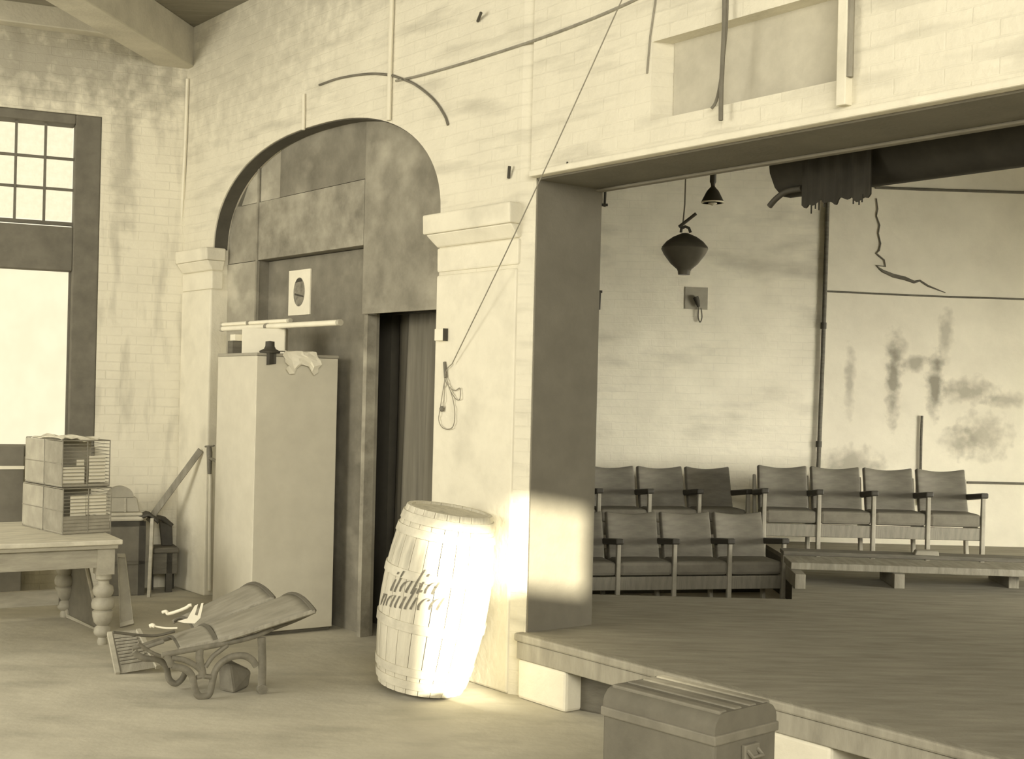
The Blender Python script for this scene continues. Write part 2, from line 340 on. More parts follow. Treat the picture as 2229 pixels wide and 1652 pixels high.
# partition boards filling the arch
DP = 0.14
part_root = tag(build(MB().box(-4.40, -4.36, DP + 0.03, DP + 0.08, 0, 3.0), 'wall_partition', wood_m), 'patched board partition closing the arch', kind='structure')
part_root.matrix_world = PA.M
bm = [mat('partition_board_%s' % n, g, 0.85, v*1.3, 4.5, bump=0.003, bscale=30, streak=(0.7, g*1.8, 2.4, (1, 1, 1.5))) for n, g, v in (('pale', 0.34, 0.12), ('mid', 0.255, 0.2), ('dark', 0.20, 0.18), ('blotched', 0.27, 0.28))]
q = lambda px, py: PA(px, py, DP)
s_a = S0 - 0.02; s_b = q(562, 500)[0]; s_c = q(609, 380)[0]; s_d = q(790, 600)[0]; s_e = S1 + 0.25; s_f = q(788, 900)[0]
zr1 = q(660, 418)[1]; zr2 = q(520, 572)[1]; DH = q(860, 679)[1]
def board(s0, s1, z0, z1, m, dd=0.0):
    n = max(1, int((s1 - s0)/0.06)); ss = [s0 + (s1 - s0)*i/n for i in range(n+1)]
    top = [(s, DP + dd, min(z1, arch(s) + 0.01) if S0 < s < S1 else min(z1, SPR + 0.005)) for s in ss]
    pts = [(s0, DP + dd, z0), (s1, DP + dd, z0)] + top[::-1]
    return build(MB().prism(pts, (0, 0.025, 0)), 'board', m, part_root)
g_ = 0.006
board(s_a, s_b - g_, 0, zr2 - g_, bm[0]); board(s_a, s_b - g_, zr2, zr1 - g_, bm[1], 0.004); board(s_a, s_c - g_, zr1, 4.2, bm[0], 0.012)
board(s_c, s_d - g_, zr1, 4.2, bm[2], 0.006); board(s_b, s_d - g_, zr2, zr1 - g_, bm[3]); board(s_b, s_f, 0, zr2 - g_, bm[2], 0.11)
board(s_d, s_e, DH, 4.2, bm[1], 0.0)
build(MB().box(s_b - 0.03, s_b - 0.001, DP + 0.026, DP + 0.14, 0, zr2 + 0.03), 'gap_strip', bm[2], part_root)  # strips added to close light gaps around the recessed board
build(MB().box(s_b, s_f, DP + 0.026, DP + 0.14, zr2, zr2 + 0.04), 'gap_strip', bm[2], part_root)
build(MB().box(s_b - 0.012, s_b + 0.012, DP - 0.012, DP, q(560, 770)[1], q(562, 330)[1]), 'batten', bm[1], part_root)
build(MB().box(s_f - 0.05, s_f, DP + 0.03, DP + 0.11, 0, DH), 'door_jamb', bm[3], part_root)
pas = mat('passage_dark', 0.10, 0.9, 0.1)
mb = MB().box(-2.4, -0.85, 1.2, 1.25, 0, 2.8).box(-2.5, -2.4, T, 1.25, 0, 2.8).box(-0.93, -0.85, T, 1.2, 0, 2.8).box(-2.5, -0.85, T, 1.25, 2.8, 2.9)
mb.box(-4.6, -2.4, T + 0.002, T + 0.05, 0, 4.2).box(-2.4, -0.8, T + 0.002, T + 0.05, 2.8, 4.2)  # unseen backing added behind the arch to stop light leaking through
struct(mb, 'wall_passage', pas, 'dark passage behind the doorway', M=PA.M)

# ---------------------------------------------------------------- window
win = thing('window_1', None, None, M=PB.M); tag(win, 'tall dark framed window with small upper panes', kind='structure')
frame_m = mat('window_frame_dark', 0.15, 0.7, 0.2, 6.0)
gm = bpy.data.materials.new('frosted_daylight_glass'); gm.use_nodes = True; MATS['glass'] = gm
nt = gm.node_tree; nt.nodes.remove(nt.nodes['Principled BSDF'])
tr = nt.nodes.new('ShaderNodeBsdfTransparent'); tl = nt.nodes.new('ShaderNodeBsdfTranslucent'); mx = nt.nodes.new('ShaderNodeMixShader')
ng = nt.nodes.new('ShaderNodeTexNoise'); ng.inputs['Scale'].default_value = 5.0; rg = nt.nodes.new('ShaderNodeMapRange'); rg.inputs[1].default_value = 0.35; rg.inputs[2].default_value = 0.75; rg.inputs[3].default_value = 0.0; rg.inputs[4].default_value = 0.12
nt.links.new(ng.outputs['Fac'], rg.inputs[0]); nt.links.new(rg.outputs[0], mx.inputs[0])
tr.inputs[0].default_value = (0.97, 0.96, 0.93, 1); tl.inputs[0].default_value = sep(0.7)
nt.links.new(tr.outputs[0], mx.inputs[1]); nt.links.new(tl.outputs[0], mx.inputs[2]); nt.links.new(mx.outputs[0], nt.nodes['Material Output'].inputs[0])
WD = 0.13
wq = lambda px, py: PB(px, py, WD)
x_r = wq(160, 400)[0]; pit = wq(160, 400)[0] - wq(97, 400)[0]
zt = wq(130, 272)[1]; zm1 = wq(130, 345)[1]; zm2 = wq(130, 412)[1]; zb_ = wq(130, 483)[1]; zl = wq(130, 590)[1]
ncol = 5; x_l = x_r - ncol*pit; zlow = win_b + 0.06
build(MB().box(x_r, win_r - 0.002, 0.015, 0.24, win_b, win_t), 'jamb', frame_m, win, bevel=0.01)
build(MB().box(win_l + 0.002, x_l, 0.015, 0.24, win_b, win_t), 'jamb', frame_m, win, bevel=0.01)
build(MB().box(x_l, x_r, 0.015, 0.24, zt, win_t - 0.002), 'head', frame_m, win, bevel=0.01)
build(MB().box(x_l, x_r, 0.05, 0.22, zl, zb_ - 0.05), 'transom', frame_m, win, bevel=0.008)
build(MB().box(x_l, x_r, WD - 0.02, WD + 0.02, zb_ - 0.032, zb_), 'sash_rail', frame_m, win)
build(MB().box(x_l - 0.05, win_r, -0.05, 0.30, win_b - 0.03, zlow), 'sill', frame_m, win, bevel=0.01)
build(MB().box(x_r - 0.02, x_r, 0.16, 0.19, zlow, zl), 'sash_stile', frame_m, win)
for i in range(1, ncol):
    build(MB().box(x_r - i*pit - 0.011, x_r - i*pit + 0.011, WD - 0.02, WD + 0.02, zb_, zt), 'muntin', frame_m, win)
for z in (zm1, zm2):
    build(MB().box(x_l, x_r, WD - 0.016, WD + 0.016, z - 0.011, z + 0.011), 'muntin', frame_m, win)
for i in range(ncol):
    for a, b in ((zb_, zm2), (zm2, zm1), (zm1, zt)):
        build(MB().box(x_r - (i+1)*pit + 0.012, x_r - i*pit - 0.012, WD, WD + 0.004, a + 0.012, b - 0.012), 'pane', gm, win)
build(MB().box(x_l, x_r - 0.021, 0.174, 0.178, zlow, zl), 'pane', gm, win)

# ---------------------------------------------------------------- doorway: curtain
cur_m = mat('doorway_curtain', 0.20, 0.9, 0.2, 3.0, (8, 8, 0.4))
cs0, cs1 = PA(868, 690, 0.52)[0], S1 + 0.28
cr = thing('curtain', 'long dark grey cloth curtain hanging in the doorway under the arch', 'curtain', M=PA.M @ Matrix.Translation((-1.4, 0.52, 0)))
def cfn(u, v):
    z = 0.06 + (DH + 0.02 - 0.06)*v
    l = cs0 - 0.06*(1 - v)**1.2 + 1.4; r = cs1 + 1.4
    s = l + (r - l)*u; amp = 0.03*(0.5 + 0.5*(1 - v))
    return (s, amp*math.sin(u*34 + 0.8*math.sin(v*3)) + 0.012*math.sin(u*71 + 2), z)
build(MB().grid(90, 24, cfn), 'cloth', cur_m, cr, smooth=80, solid=0.006)
build(MB().tube([(cs0 + 1.1, 0, DH + 0.03), (cs1 + 1.45, 0, DH + 0.03)], 0.012), 'curtain_rod', wood_x, cr)
dl = thing('door_leaf', 'dark door leaf standing open inside the doorway', 'door', M=PA.M @ Matrix.Translation((s_f + 0.03, 0.62, 0)))
build(MB().box(0, 0.5, 0, 0.035, 0.02, DH + 0.05), 'leaf', mat('door_paint_dark', 0.12, 0.7, 0.15), dl, bevel=0.004)
build(MB().box(0.30, 0.36, -0.02, 0.0, 0.02, DH + 0.05), 'edge_strip', wood_x, dl)
build(MB().lathe([(0.012, 0), (0.012, 0.03), (0.026, 0.045), (0.02, 0.07), (0, 0.075)], 12, M=Matrix.Rotation(math.pi/2, 4, 'X')), 'knob', iron, dl, smooth=40).location = (0.43, 0, 1.0)

# ---------------------------------------------------------------- wardrobe and what lies on it
cf = fl(545, 1388); CA = math.radians(34); CW = 0.66; CDp = 0.78; CH = 2.08
ward_m = mat('wardrobe_grey_paint', 0.60, 0.8, 0.06, 5.0)
ward = thing('wardrobe', 'tall plain grey wardrobe standing askew in front of the arch', 'wardrobe', M=Matrix.Translation(cf) @ Matrix.Rotation(CA, 4, 'Z'))
build(MB().box(0, CW, 0.02, CDp, 0.03, CH), 'body', mat('wardrobe_side', 0.58, 0.8, 0.06, 5.0), ward, bevel=0.006)
build(MB().box(0.0, CW, 0.0, 0.019, 0.03, CH - 0.002), 'door', ward_m, ward, bevel=0.004)
build(MB().box(0.01, CW - 0.01, 0.03, CDp - 0.02, 0, 0.03), 'plinth', wood_d, ward)
build(MB().box(-0.004, CW + 0.004, -0.006, CDp + 0.004, CH, CH + 0.022), 'top_board', mat('wardrobe_top', 0.33, 0.8, 0.1), ward, bevel=0.004)
WT = CH + 0.022
def on_ward(px, py, z=WT): return fl(px, py, z) if False else None
# points on top of the wardrobe in its own frame
WM = ROOTS[ward.name]
def wl(x, y, z=0): return WM @ Vector((x, y, WT + z))
box_m = mat('pale_card', 0.74, 0.85, 0.05)
bx = thing('cardboard_box', 'white flat cardboard box standing on the wardrobe under the tubes', 'box', M=Matrix.Translation(wl(0.24, 0.42)) @ Matrix.Rotation(PA.ang + math.pi/2 - 0.9 + 0.0, 4, 'Z'))
bx.matrix_world = Matrix.Translation(wl(0.26, 0.46)) @ Matrix.Rotation(math.radians(4), 4, 'Z'); ROOTS[bx.name] = bx.matrix_world.copy()
build(MB().box(-0.17, 0.155, -0.09, 0.09, 0, 0.20), 'carton', box_m, bx, bevel=0.003)
build(MB().box(0.155, 0.162, -0.092, 0.092, 0.0, 0.205), 'end_flap', mat('card_side', 0.5, 0.85, 0.08), bx)
sb = thing('small_box', 'small dark topped box at the left end of the wardrobe top', 'box', M=Matrix.Translation(wl(0.075, 0.60)) @ Matrix.Rotation(CA, 4, 'Z'))
build(MB().box(-0.05, 0.05, -0.05, 0.05, 0, 0.10), 'body', wood_d, sb, bevel=0.004)
build(MB().box(-0.035, 0.045, -0.06, 0.04, 0.10, 0.15), 'lid', box_m, sb, bevel=0.004)
def tube_at(p0, p1, d, r, label):
    a = PA.wp(*p0, d); b = PA.wp(*p1, d); z = (a.z + b.z)/2; a.z = b.z = z
    m = MB().tube([a, b], r, 14)
    t = thing('card_tube', label, 'tube', loc=(a + b)/2, group='long tubes on the wardrobe')
    build(m, 'tube', paper, t, smooth=50, world=True)
    for e, f in ((a, b), (b, a)):
        dd = (f - e).normalized(); build(MB().tube([e - dd*0.004, e + dd*0.03], r*1.12, 14), 'end_cap', mat('tube_cap', 0.45, 0.7), t, smooth=50, world=True)
    return t
DT = PA(640, 715)[1]
tz = WT + 0.20
def tube_z(px0, px1, d, z, r, label, capm='tube_cap'):
    # level tube lying along the wall direction at height z
    a = PA.w(PA(px0, 705, d)[0], d, z); b = PA.w(PA(px1, 705, d)[0], d, z)
    t = thing('card_tube', label, 'tube', loc=(a + b)/2, group='long tubes on the wardrobe')
    build(MB().tube([a, b], r, 14), 'tube', paper, t, smooth=50, world=True)
    for e, f in ((a, b), (b, a)):
        dd = (f - e).normalized(); build(MB().tube([e - dd*0.004, e + dd*0.035], r*1.1, 14), 'end_cap', mat(capm, 0.45, 0.7), t, smooth=50, world=True)
    mid = a.lerp(b, 0.42); dd = (b - a).normalized()
    build(MB().tube([mid - dd*0.02, mid + dd*0.02], r*1.15, 14), 'band', wood_m, t, smooth=50, world=True)
    return t
tube_z(482, 741, -0.20, tz + 0.021, 0.021, 'long white tube reaching furthest right on top of the wardrobe box')
tube_z(482, 632, -0.185, tz + 0.042 + 0.016, 0.016, 'shorter white tube lying behind the long one above the wardrobe')
# crumpled paper and a dark cap over the front edge
def wf(x, y, z): return WM @ Vector((x, y, z))
pr = thing('crumpled_paper', 'crumpled white paper hanging over the front top edge of the wardrobe', 'paper', loc=wf(0.33, -0.02, CH + 0.02))
rnd = random.Random(3)
jit = {}
def pfn(u, v):
    key = (round(u*8), round(v*8)); j = jit.setdefault(key, (rnd.uniform(-1, 1), rnd.uniform(-1, 1), rnd.uniform(-1, 1)))
    x = 0.20 + 0.27*u + 0.02*j[0] + (0.02 if v > 0.5 else 0); t = v*0.26
    if t < 0.10: y, z = 0.08 - t, WT + 0.012 + 0.012*abs(j[2])
    else: y, z = -0.022 - 0.02*abs(j[1]), WT + 0.012 - (t - 0.10)*(0.8 + 0.25*math.sin(u*9))
    return wf(x, y, z)
build(MB().grid(8, 8, pfn), 'sheet', paper, pr, world=True, solid=0.002)
cp = thing('hat', 'small dark hat with a flap hung on the wardrobe edge beside the paper', 'hat', loc=wf(0.112, 0.03, WT + 0.001))
build(MB().lathe([(0.075, 0), (0.08, 0.012), (0.045, 0.03), (0.035, 0.05), (0.034, 0.085), (0, 0.09)], 16), 'crown', wood_x, cp, smooth=45)
build(MB().grid(4, 6, lambda u, v: wf(0.07 + 0.075*u, -0.014 - 0.004*math.sin(u*6), WT + 0.01 - 0.10*v + 0.012*u)), 'flap', wood_x, cp, world=True, solid=0.006)

# poster
p0 = PA(628, 590, DP + 0.09); p1 = PA(672, 684, DP + 0.09)
po = thing('poster', 'white poster with a dark oval picture pinned on the partition', 'poster', M=PA.M @ Matrix.Translation(((p0[0]+p1[0])/2, DP + 0.108, p1[1])))
pw = (p1[0] - p0[0])/2; ph = p0[1] - p1[1]
build(MB().box(-pw, pw, -0.012, 0.0, 0, ph), 'mount', paper, po)
oval = lambda a, b, n=32: [(a*math.cos(2*math.pi*i/n), -0.0135, ph*0.51 + b*math.sin(2*math.pi*i/n)) for i in range(n)]
build(MB().prism(oval(pw*0.52, ph*0.32), (0, 0.001, 0)), 'oval_picture', mat('picture_grey', 0.22, 0.7, 0.5, 18), po)
build(MB().prism([(-pw*0.36, -0.0142, ph*0.72), (pw*0.3, -0.0142, ph*0.74), (pw*0.18, -0.0142, ph*0.81), (-pw*0.16, -0.0142, ph*0.81)], (0, 0.0006, 0)), 'picture_shape', wood_x, po)
build(MB().prism([(-pw*0.42, -0.0142, ph*0.45), (pw*0.45, -0.0142, ph*0.38), (pw*0.42, -0.0142, ph*0.42), (-pw*0.40, -0.0142, ph*0.49)], (0, 0.0006, 0)), 'picture_shape', wood_x, po)

# ---------------------------------------------------------------- cables, rope and fittings on the long wall
def wire(name, pts, d, r, m, label, cat='cable', n=6):
    ps = [PA.wp(x, y, d) for x, y in pts]
    return lone(MB().tube(ps, r, n), name, m, label, cat, loc=ps[-1], smooth=50)
def curve(pts, k=6):
    out = []; P = [pts[0]] + list(pts) + [pts[-1]]
    for i in range(1, len(P) - 2):
        for j in range(k):
            t = j/k; a, b, c, d = P[i-1], P[i], P[i+1], P[i+2]
            out.append(tuple(0.5*((2*b[e]) + (-a[e]+c[e])*t + (2*a[e]-5*b[e]+4*c[e]-d[e])*t*t + (-a[e]+3*b[e]-3*c[e]+d[e])*t**3) for e in range(len(b))))
    return out + [pts[-1]]
wire('conduit', [(408, 172), (404, 300), (398, 420), (393, 536)], -0.02, 0.016, plaster, 'painted conduit pipe running down the corner above the small capital', 'pipe')
wire('conduit', [(853, 0), (850, 100), (848, 175), (846, 262)], -0.02, 0.016, plaster, 'painted conduit pipe dropping to the crown of the arch', 'pipe')
wire('conduit', [(661, 205), (661, 245), (660, 283)], -0.016, 0.014, plaster, 'short painted pipe stub above the left side of the arch', 'pipe')
wire('cable', curve([(695, 185), (740, 170), (800, 161), (845, 163), (870, 170), (905, 185), (945, 218), (968, 252), (975, 272)]), -0.008, 0.009, cord_m, 'dark cable bent in an arc over the arch')
wire('cable', curve([(862, 176), (920, 163), (1040, 128), (1180, 82), (1290, 40), (1370, 5), (1420, -20)]), -0.008, 0.009, wood_m, 'long faint cable rising to the right from the arch crown')
wire('cable', curve([(1577, -10), (1576, 60), (1572, 150), (1570, 190), (1569, 262)]), -0.05, 0.012, cord_m, 'thick dark cable hanging straight down over the blind panel')
wire('cable', curve([(1583, -10), (1581, 60), (1573, 140), (1566, 190), (1558, 222), (1549, 236)]), -0.035, 0.008, cord_m, 'thin dark cable whose lower end curls left over the blind panel')
wire('cable', [(1428, -10), (1415, 80), (1408, 160)], -0.006, 0.005, wood_m, 'thin cable beside the left edge of the blind panel')
wire('conduit', [(1853, -10), (1851, 80), (1849, 168)], -0.03, 0.018, wood_m, 'dark pipe right of the white strip above the stage', 'pipe')
rope_m = mat('thin_rope', 0.28, 0.9, 0.2)
rp = thing('rope', 'thin rope slanting down across the wall to a coil on the pier', 'rope', loc=PA.wp(985, 800, -0.03))
a, b = PA.wp(1357, -8, -0.30), PA.wp(984, 792, -0.04)
build(MB().tube([a.lerp(b, i/12) - Vector((0, 0, 0.03*math.sin(math.pi*i/12))) for i in range(13)], 0.0035, 6), 'line', rope_m, rp, world=True, smooth=60)
hp = PA.wp(969, 790, -0.02)
def loop(pts, r=0.003): build(MB().tube([PA.wp(x, y, -0.024 - 0.002*i % 0.01) for i, (x, y) in enumerate(curve(pts))], r, 5), 'coil_loop', rope_m, rp, world=True, smooth=60)
loop([(984, 792), (972, 805), (970, 830), (988, 850), (1001, 845), (1001, 868), (992, 868), (978, 845), (970, 815)])
loop([(970, 815), (964, 850), (958, 890), (955, 915), (965, 932), (984, 931), (990, 905), (986, 870), (975, 835), (970, 810)])
loop([(968, 812), (967, 850), (966, 888)])
build(MB().tube([PA.wp(968, 788, -0.02), PA.wp(970, 822, -0.03)], 0.011, 8), 'knot', cord_m, rp, world=True, smooth=60)
kp = PA.wp(962, 890, -0.03); build(MB().lathe([(0.0, -0.02), (0.014, -0.014), (0.018, 0), (0.012, 0.016), (0, 0.02)], 10, o=kp), 'toggle', cord_m, rp, world=True, smooth=60)
bs = thing('switch_box', 'small white switch box fixed high on the edge of the pier', 'switch box', M=PA.M @ Matrix.Translation((PA(968, 730)[0], -0.014, PA(972, 742)[1])))
build(MB().box(-0.05, 0.05, -0.035, 0, 0, 0.078), 'body', paper, bs, bevel=0.004)
build(MB().box(0.051, 0.056, -0.037, 0, -0.002, 0.08), 'shaded_side', wood_x, bs)  # dark plate puts the shadow side of the box into colour
nail_m = wood_x
for (x, y, y2, lab) in ((1107, 362, 388, 'short dark bolt driven into the wall above the pier'), (1233, 353, 368, 'small dark peg in the wall edge over the stage opening')):
    a = PA.wp(x + 2, y, -0.03); b = PA.wp(x, y2, -0.012)
    lone(MB().tube([a, b], 0.010 if y2 - y > 20 else 0.006, 8), 'wall_bolt', nail_m, lab, 'bolt', loc=b, smooth=40)
a = PA.wp(1047, 28, -0.05); b = PA.wp(1040, 46, -0.01)
lone(MB().tube([a, b], 0.010, 8), 'wall_hook', nail_m, 'small dark hook high on the wall near the top of the photo', 'hook', loc=b, smooth=40)
# water tap on the left jamb
tp = thing('water_tap', 'old water tap with lever on the left side of the arch', 'tap', loc=PA.wp(452, 1000, -0.04))
P = lambda x, y, d=-0.05: PA.wp(x, y, d)
build(MB().tube([P(456, 1285, -0.035), P(457, 1150, -0.035), P(458, 1040, -0.035), P(457, 1010, -0.04)], 0.017, 10), 'pipe', plaster, tp, world=True, smooth=50)
build(MB().tube([P(455, 970), P(456, 985), P(456, 1032)], [0.02, 0.026, 0.018], 10), 'body', iron, tp, world=True, smooth=50)
build(MB().tube([P(456, 998), P(464, 1000, -0.10), P(472, 1004, -0.14), P(476, 1012, -0.15)], 0.013, 10), 'spout', iron, tp, world=True, smooth=50)
build(MB().tube([P(447, 972), P(466, 970)], 0.008, 8), 'handle', iron, tp, world=True, smooth=50)

# ---------------------------------------------------------------- barrel
BH = 1.10; RM = 0.335; RE = 0.265; NB = 22
base = fl(917, 1501) + Vector((-0.026, -0.036, 0)); tilt = math.radians(8.5)
bdir = math.radians(-14)
BM = Matrix.Translation(base + Vector((0.02, 0, 0.0))) @ Matrix.Rotation(bdir, 4, 'Z') @ Matrix.Translation((RE, 0, 0)) @ Matrix.Rotation(tilt, 4, 'Y') @ Matrix.Translation((-RE, 0, 0)) @ Matrix.Rotation(-bdir, 4, 'Z')
barrel = thing('barrel', 'large whitewashed wooden barrel leaning on the pier with brush lettering', 'barrel', M=BM)
bar_m = mat('barrel_whitewash', 0.60, 0.85, 0.10, 5.0, (3, 3, 0.6), bump=0.004, bscale=30, streak=(0.7, 0.30, 5.0, (3.0, 3.0, 0.35)))
def brad(z): q = 2*z/BH - 1; return RM - (RM - RE)*abs(q)**2.1
mb = MB(); nz = 12; ha = math.pi/NB - 0.006
vs_ = []
for i in range(nz+1):
    z = BH*i/nz; r = brad(z)
    for (rr, an) in ((r - 0.004, -ha), (r, -ha*0.6), (r, ha*0.6), (r - 0.004, ha), (r - 0.028, ha), (r - 0.028, -ha)):
        vs_.append((rr*math.cos(an), rr*math.sin(an), z))
fs_ = [[i*6 + j, i*6 + (j+1) % 6, (i+1)*6 + (j+1) % 6, (i+1)*6 + j] for i in range(nz) for j in range(6)] + [[5, 4, 3, 2, 1, 0], [nz*6 + j for j in range(6)]]
stave = MB().add(vs_, fs_).mesh('stave', 35)
for k in range(NB):
    o = link('stave', stave, bar_m, barrel); o.rotation_euler = (0, 0, 2*math.pi*k/NB)
hoop_m = mat('barrel_hoop', 0.60, 0.8, 0.14, 8.0, bump=0.002, streak=(0.6, 0.30, 6.0, (1, 1, 1)))
for z0, z1 in ((0.035, 0.085), (0.115, 0.165), (0.38, 0.435), (0.685, 0.738), (0.935, 0.985), (1.015, 1.065)):
    m = MB(); n = 48
    vs_ = []
    for (rr, z) in ((brad(z0) - 0.006, z0), (brad(z0) + 0.008, z0), (brad(z1) + 0.008, z1), (brad(z1) - 0.006, z1)):
        vs_ += [(rr*math.cos(2*math.pi*j/n), rr*math.sin(2*math.pi*j/n), z) for j in range(n)]
    m.add(vs_, [[i*n + j, i*n + (j+1) % n, ((i+1) % 4)*n + (j+1) % n, ((i+1) % 4)*n + j] for i in range(4) for j in range(n)])
    build(m, 'hoop', hoop_m, barrel, smooth=40)
for z in (0.05, BH - 0.035):
    build(MB().lathe([(0, z), (RE - 0.02, z), (RE - 0.02, z + 0.02), (0, z + 0.02)], 32), 'barrel_head', bar_m, barrel)
LET = {'i': ([[(0, 1), (0, 0.12), (0.1, 0)], [(0.02, 1.42), (0.02, 1.62)]], 0.42), 't': ([[(0, 1.75), (0, 0.15), (0.12, 0)]], 0.42),
       'a': ([[(0.42, 0.98), (0.12, 0.85), (0, 0.45), (0.08, 0.05)], [(0.58, 1.0), (0.55, 0.5), (0.56, 0.1), (0.66, 0)]], 0.98), 'l': ([[(0, 1.95), (0, 0.15), (0.12, 0)]], 0.42),
       'n': ([[(0, 1), (0, 0)], [(0.06, 0.6), (0.3, 0.98), (0.48, 0.85), (0.48, 0.0)]], 0.84), 'u': ([[(0, 1), (0, 0.2), (0.12, 0)], [(0.48, 1), (0.48, 0.15), (0.58, 0)]], 0.88),
       'c': ([[(0.42, 0.72), (0.46, 0.9)], [(0.40, 0.98), (0.12, 0.85), (0, 0.4), (0.12, 0.02), (0.2, 0.0)]], 0.76)}
ink = mat('barrel_lettering_ink', 0.16, 0.8, 0.3, 30.0)
def lettering(word, th0, z0, size, wscale):
    m = MB(); x = 0.0
    for ch in word:
        for st in LET[ch][0]:
            pts = curve(st, 4) if len(st) > 2 else [tuple(st[0][e] + (st[1][e] - st[0][e])*i/4 for e in (0, 1)) for i in range(5)]
            vv = []
            n = len(pts)
            for i, (px_, py_) in enumerate(pts):
                hw = 0.105*(0.75 + 0.25*math.sin(math.pi*min(1, max(0.12, i/(n-1)))))
                for sgn in (-1, 1):
                    xx = (x + px_*wscale + 0.42*py_ + sgn*hw)*size; zz = z0 + py_*size + 0.16*xx
                    th = th0 + xx/RM; r = brad(zz) + 0.0025 + (0.009 if 0.68 < zz < 0.743 else 0)
                    vv.append((r*math.cos(th), r*math.sin(th), zz))
            m.add(vv, [(2*i, 2*i+1, 2*i+3, 2*i+2) for i in range(n-1)])
        x += LET[ch][1]*wscale
    o = build(m, 'lettering', ink, barrel); o['label'] = 'slanted brush lettering reading %s' % word
    return o
lettering('italia', math.radians(-90 - 52), 0.585, 0.074, 1.22)
lettering('nautica', math.radians(-90 - 70), 0.472, 0.074, 1.22)

# ---------------------------------------------------------------- trunk and block by the stage edge
trunk_m = mat('trunk_canvas', 0.145, 0.8, 0.14, 6.0, bump=0.002)
trim_m = mat('trunk_trim', 0.19, 0.7, 0.2, 8.0)
TZ = 0.60
def tz_(px, py): return fl(px, py, TZ)
A0 = fl(1290, 1545, TZ); A1 = fl(1556, 1607, TZ); A2 = fl(1690, 1573, TZ)
ang = math.atan2((A2 - A1).y, (A2 - A1).x)
ux = Vector((math.cos(ang), math.sin(ang), 0)); uy = Vector((-math.sin(ang), math.cos(ang), 0))
LX = (A2 - A1).length; LY = (A0 - A1).dot(uy)
trunk = thing('trunk', 'big dark travelling trunk with a humped lid in front of the stage edge', 'trunk', M=Matrix.Translation((A1.x, A1.y, 0)) @ Matrix.Rotation(ang, 4, 'Z'))
build(MB().box(0, LX, 0, LY, 0, TZ - 0.015), 'body', trunk_m, trunk, bevel=0.012)
n = 12; LHH = 0.085
prof = [(LX*(0.5 - 0.5*math.cos(math.pi*i/n)), TZ + LHH*min(1.0, 1.25*math.sin(math.pi*i/n)**0.55)) for i in range(n+1)]
prof = [(0, TZ - 0.012)] + [(0.0, TZ + 0.03)] + prof[1:-1] + [(LX, TZ + 0.03), (LX, TZ - 0.012)]
build(MB().prism([(x, 0, z) for x, z in prof], (0, LY, 0)), 'lid', trunk_m, trunk, smooth=40)
build(MB().box(-0.008, LX + 0.008, -0.008, LY + 0.008, TZ - 0.03, TZ + 0.008), 'rim', trim_m, trunk, bevel=0.006)
for xx in (0.16, 0.40, 0.64, 0.86):
    zt_ = TZ + LHH*min(1.0, 1.25*math.sin(math.acos(1 - 2*xx))**0.55)
    build(MB().box(LX*xx - 0.022, LX*xx + 0.022, 0.01, LY - 0.01, zt_ - 0.012, zt_ + 0.006), 'lid_slat', trim_m, trunk, bevel=0.006)
build(MB().box(LX*0.42, LX*0.66, -0.02, 0.0, TZ - 0.15, TZ - 0.05), 'lock_plate', trim_m, trunk, bevel=0.005)
build(MB().tube([(LX*0.46, -0.02, TZ - 0.07), (LX*0.46, -0.045, TZ - 0.09), (LX*0.62, -0.045, TZ - 0.09), (LX*0.62, -0.02, TZ - 0.07)], 0.008, 6), 'handle', trim_m, trunk, smooth=50)
bp = fl(1255, 1545)
blk = lone(MB().box(0, 0.26, 0, 0.30, 0, 0.235), 'timber_block', wood_d, 'short dark timber block under the stage edge behind the trunk', 'block', bevel=0.012)
blk.matrix_world = Matrix.Translation(bp) @ Matrix.Rotation(PA.ang + 0.25, 4, 'Z')

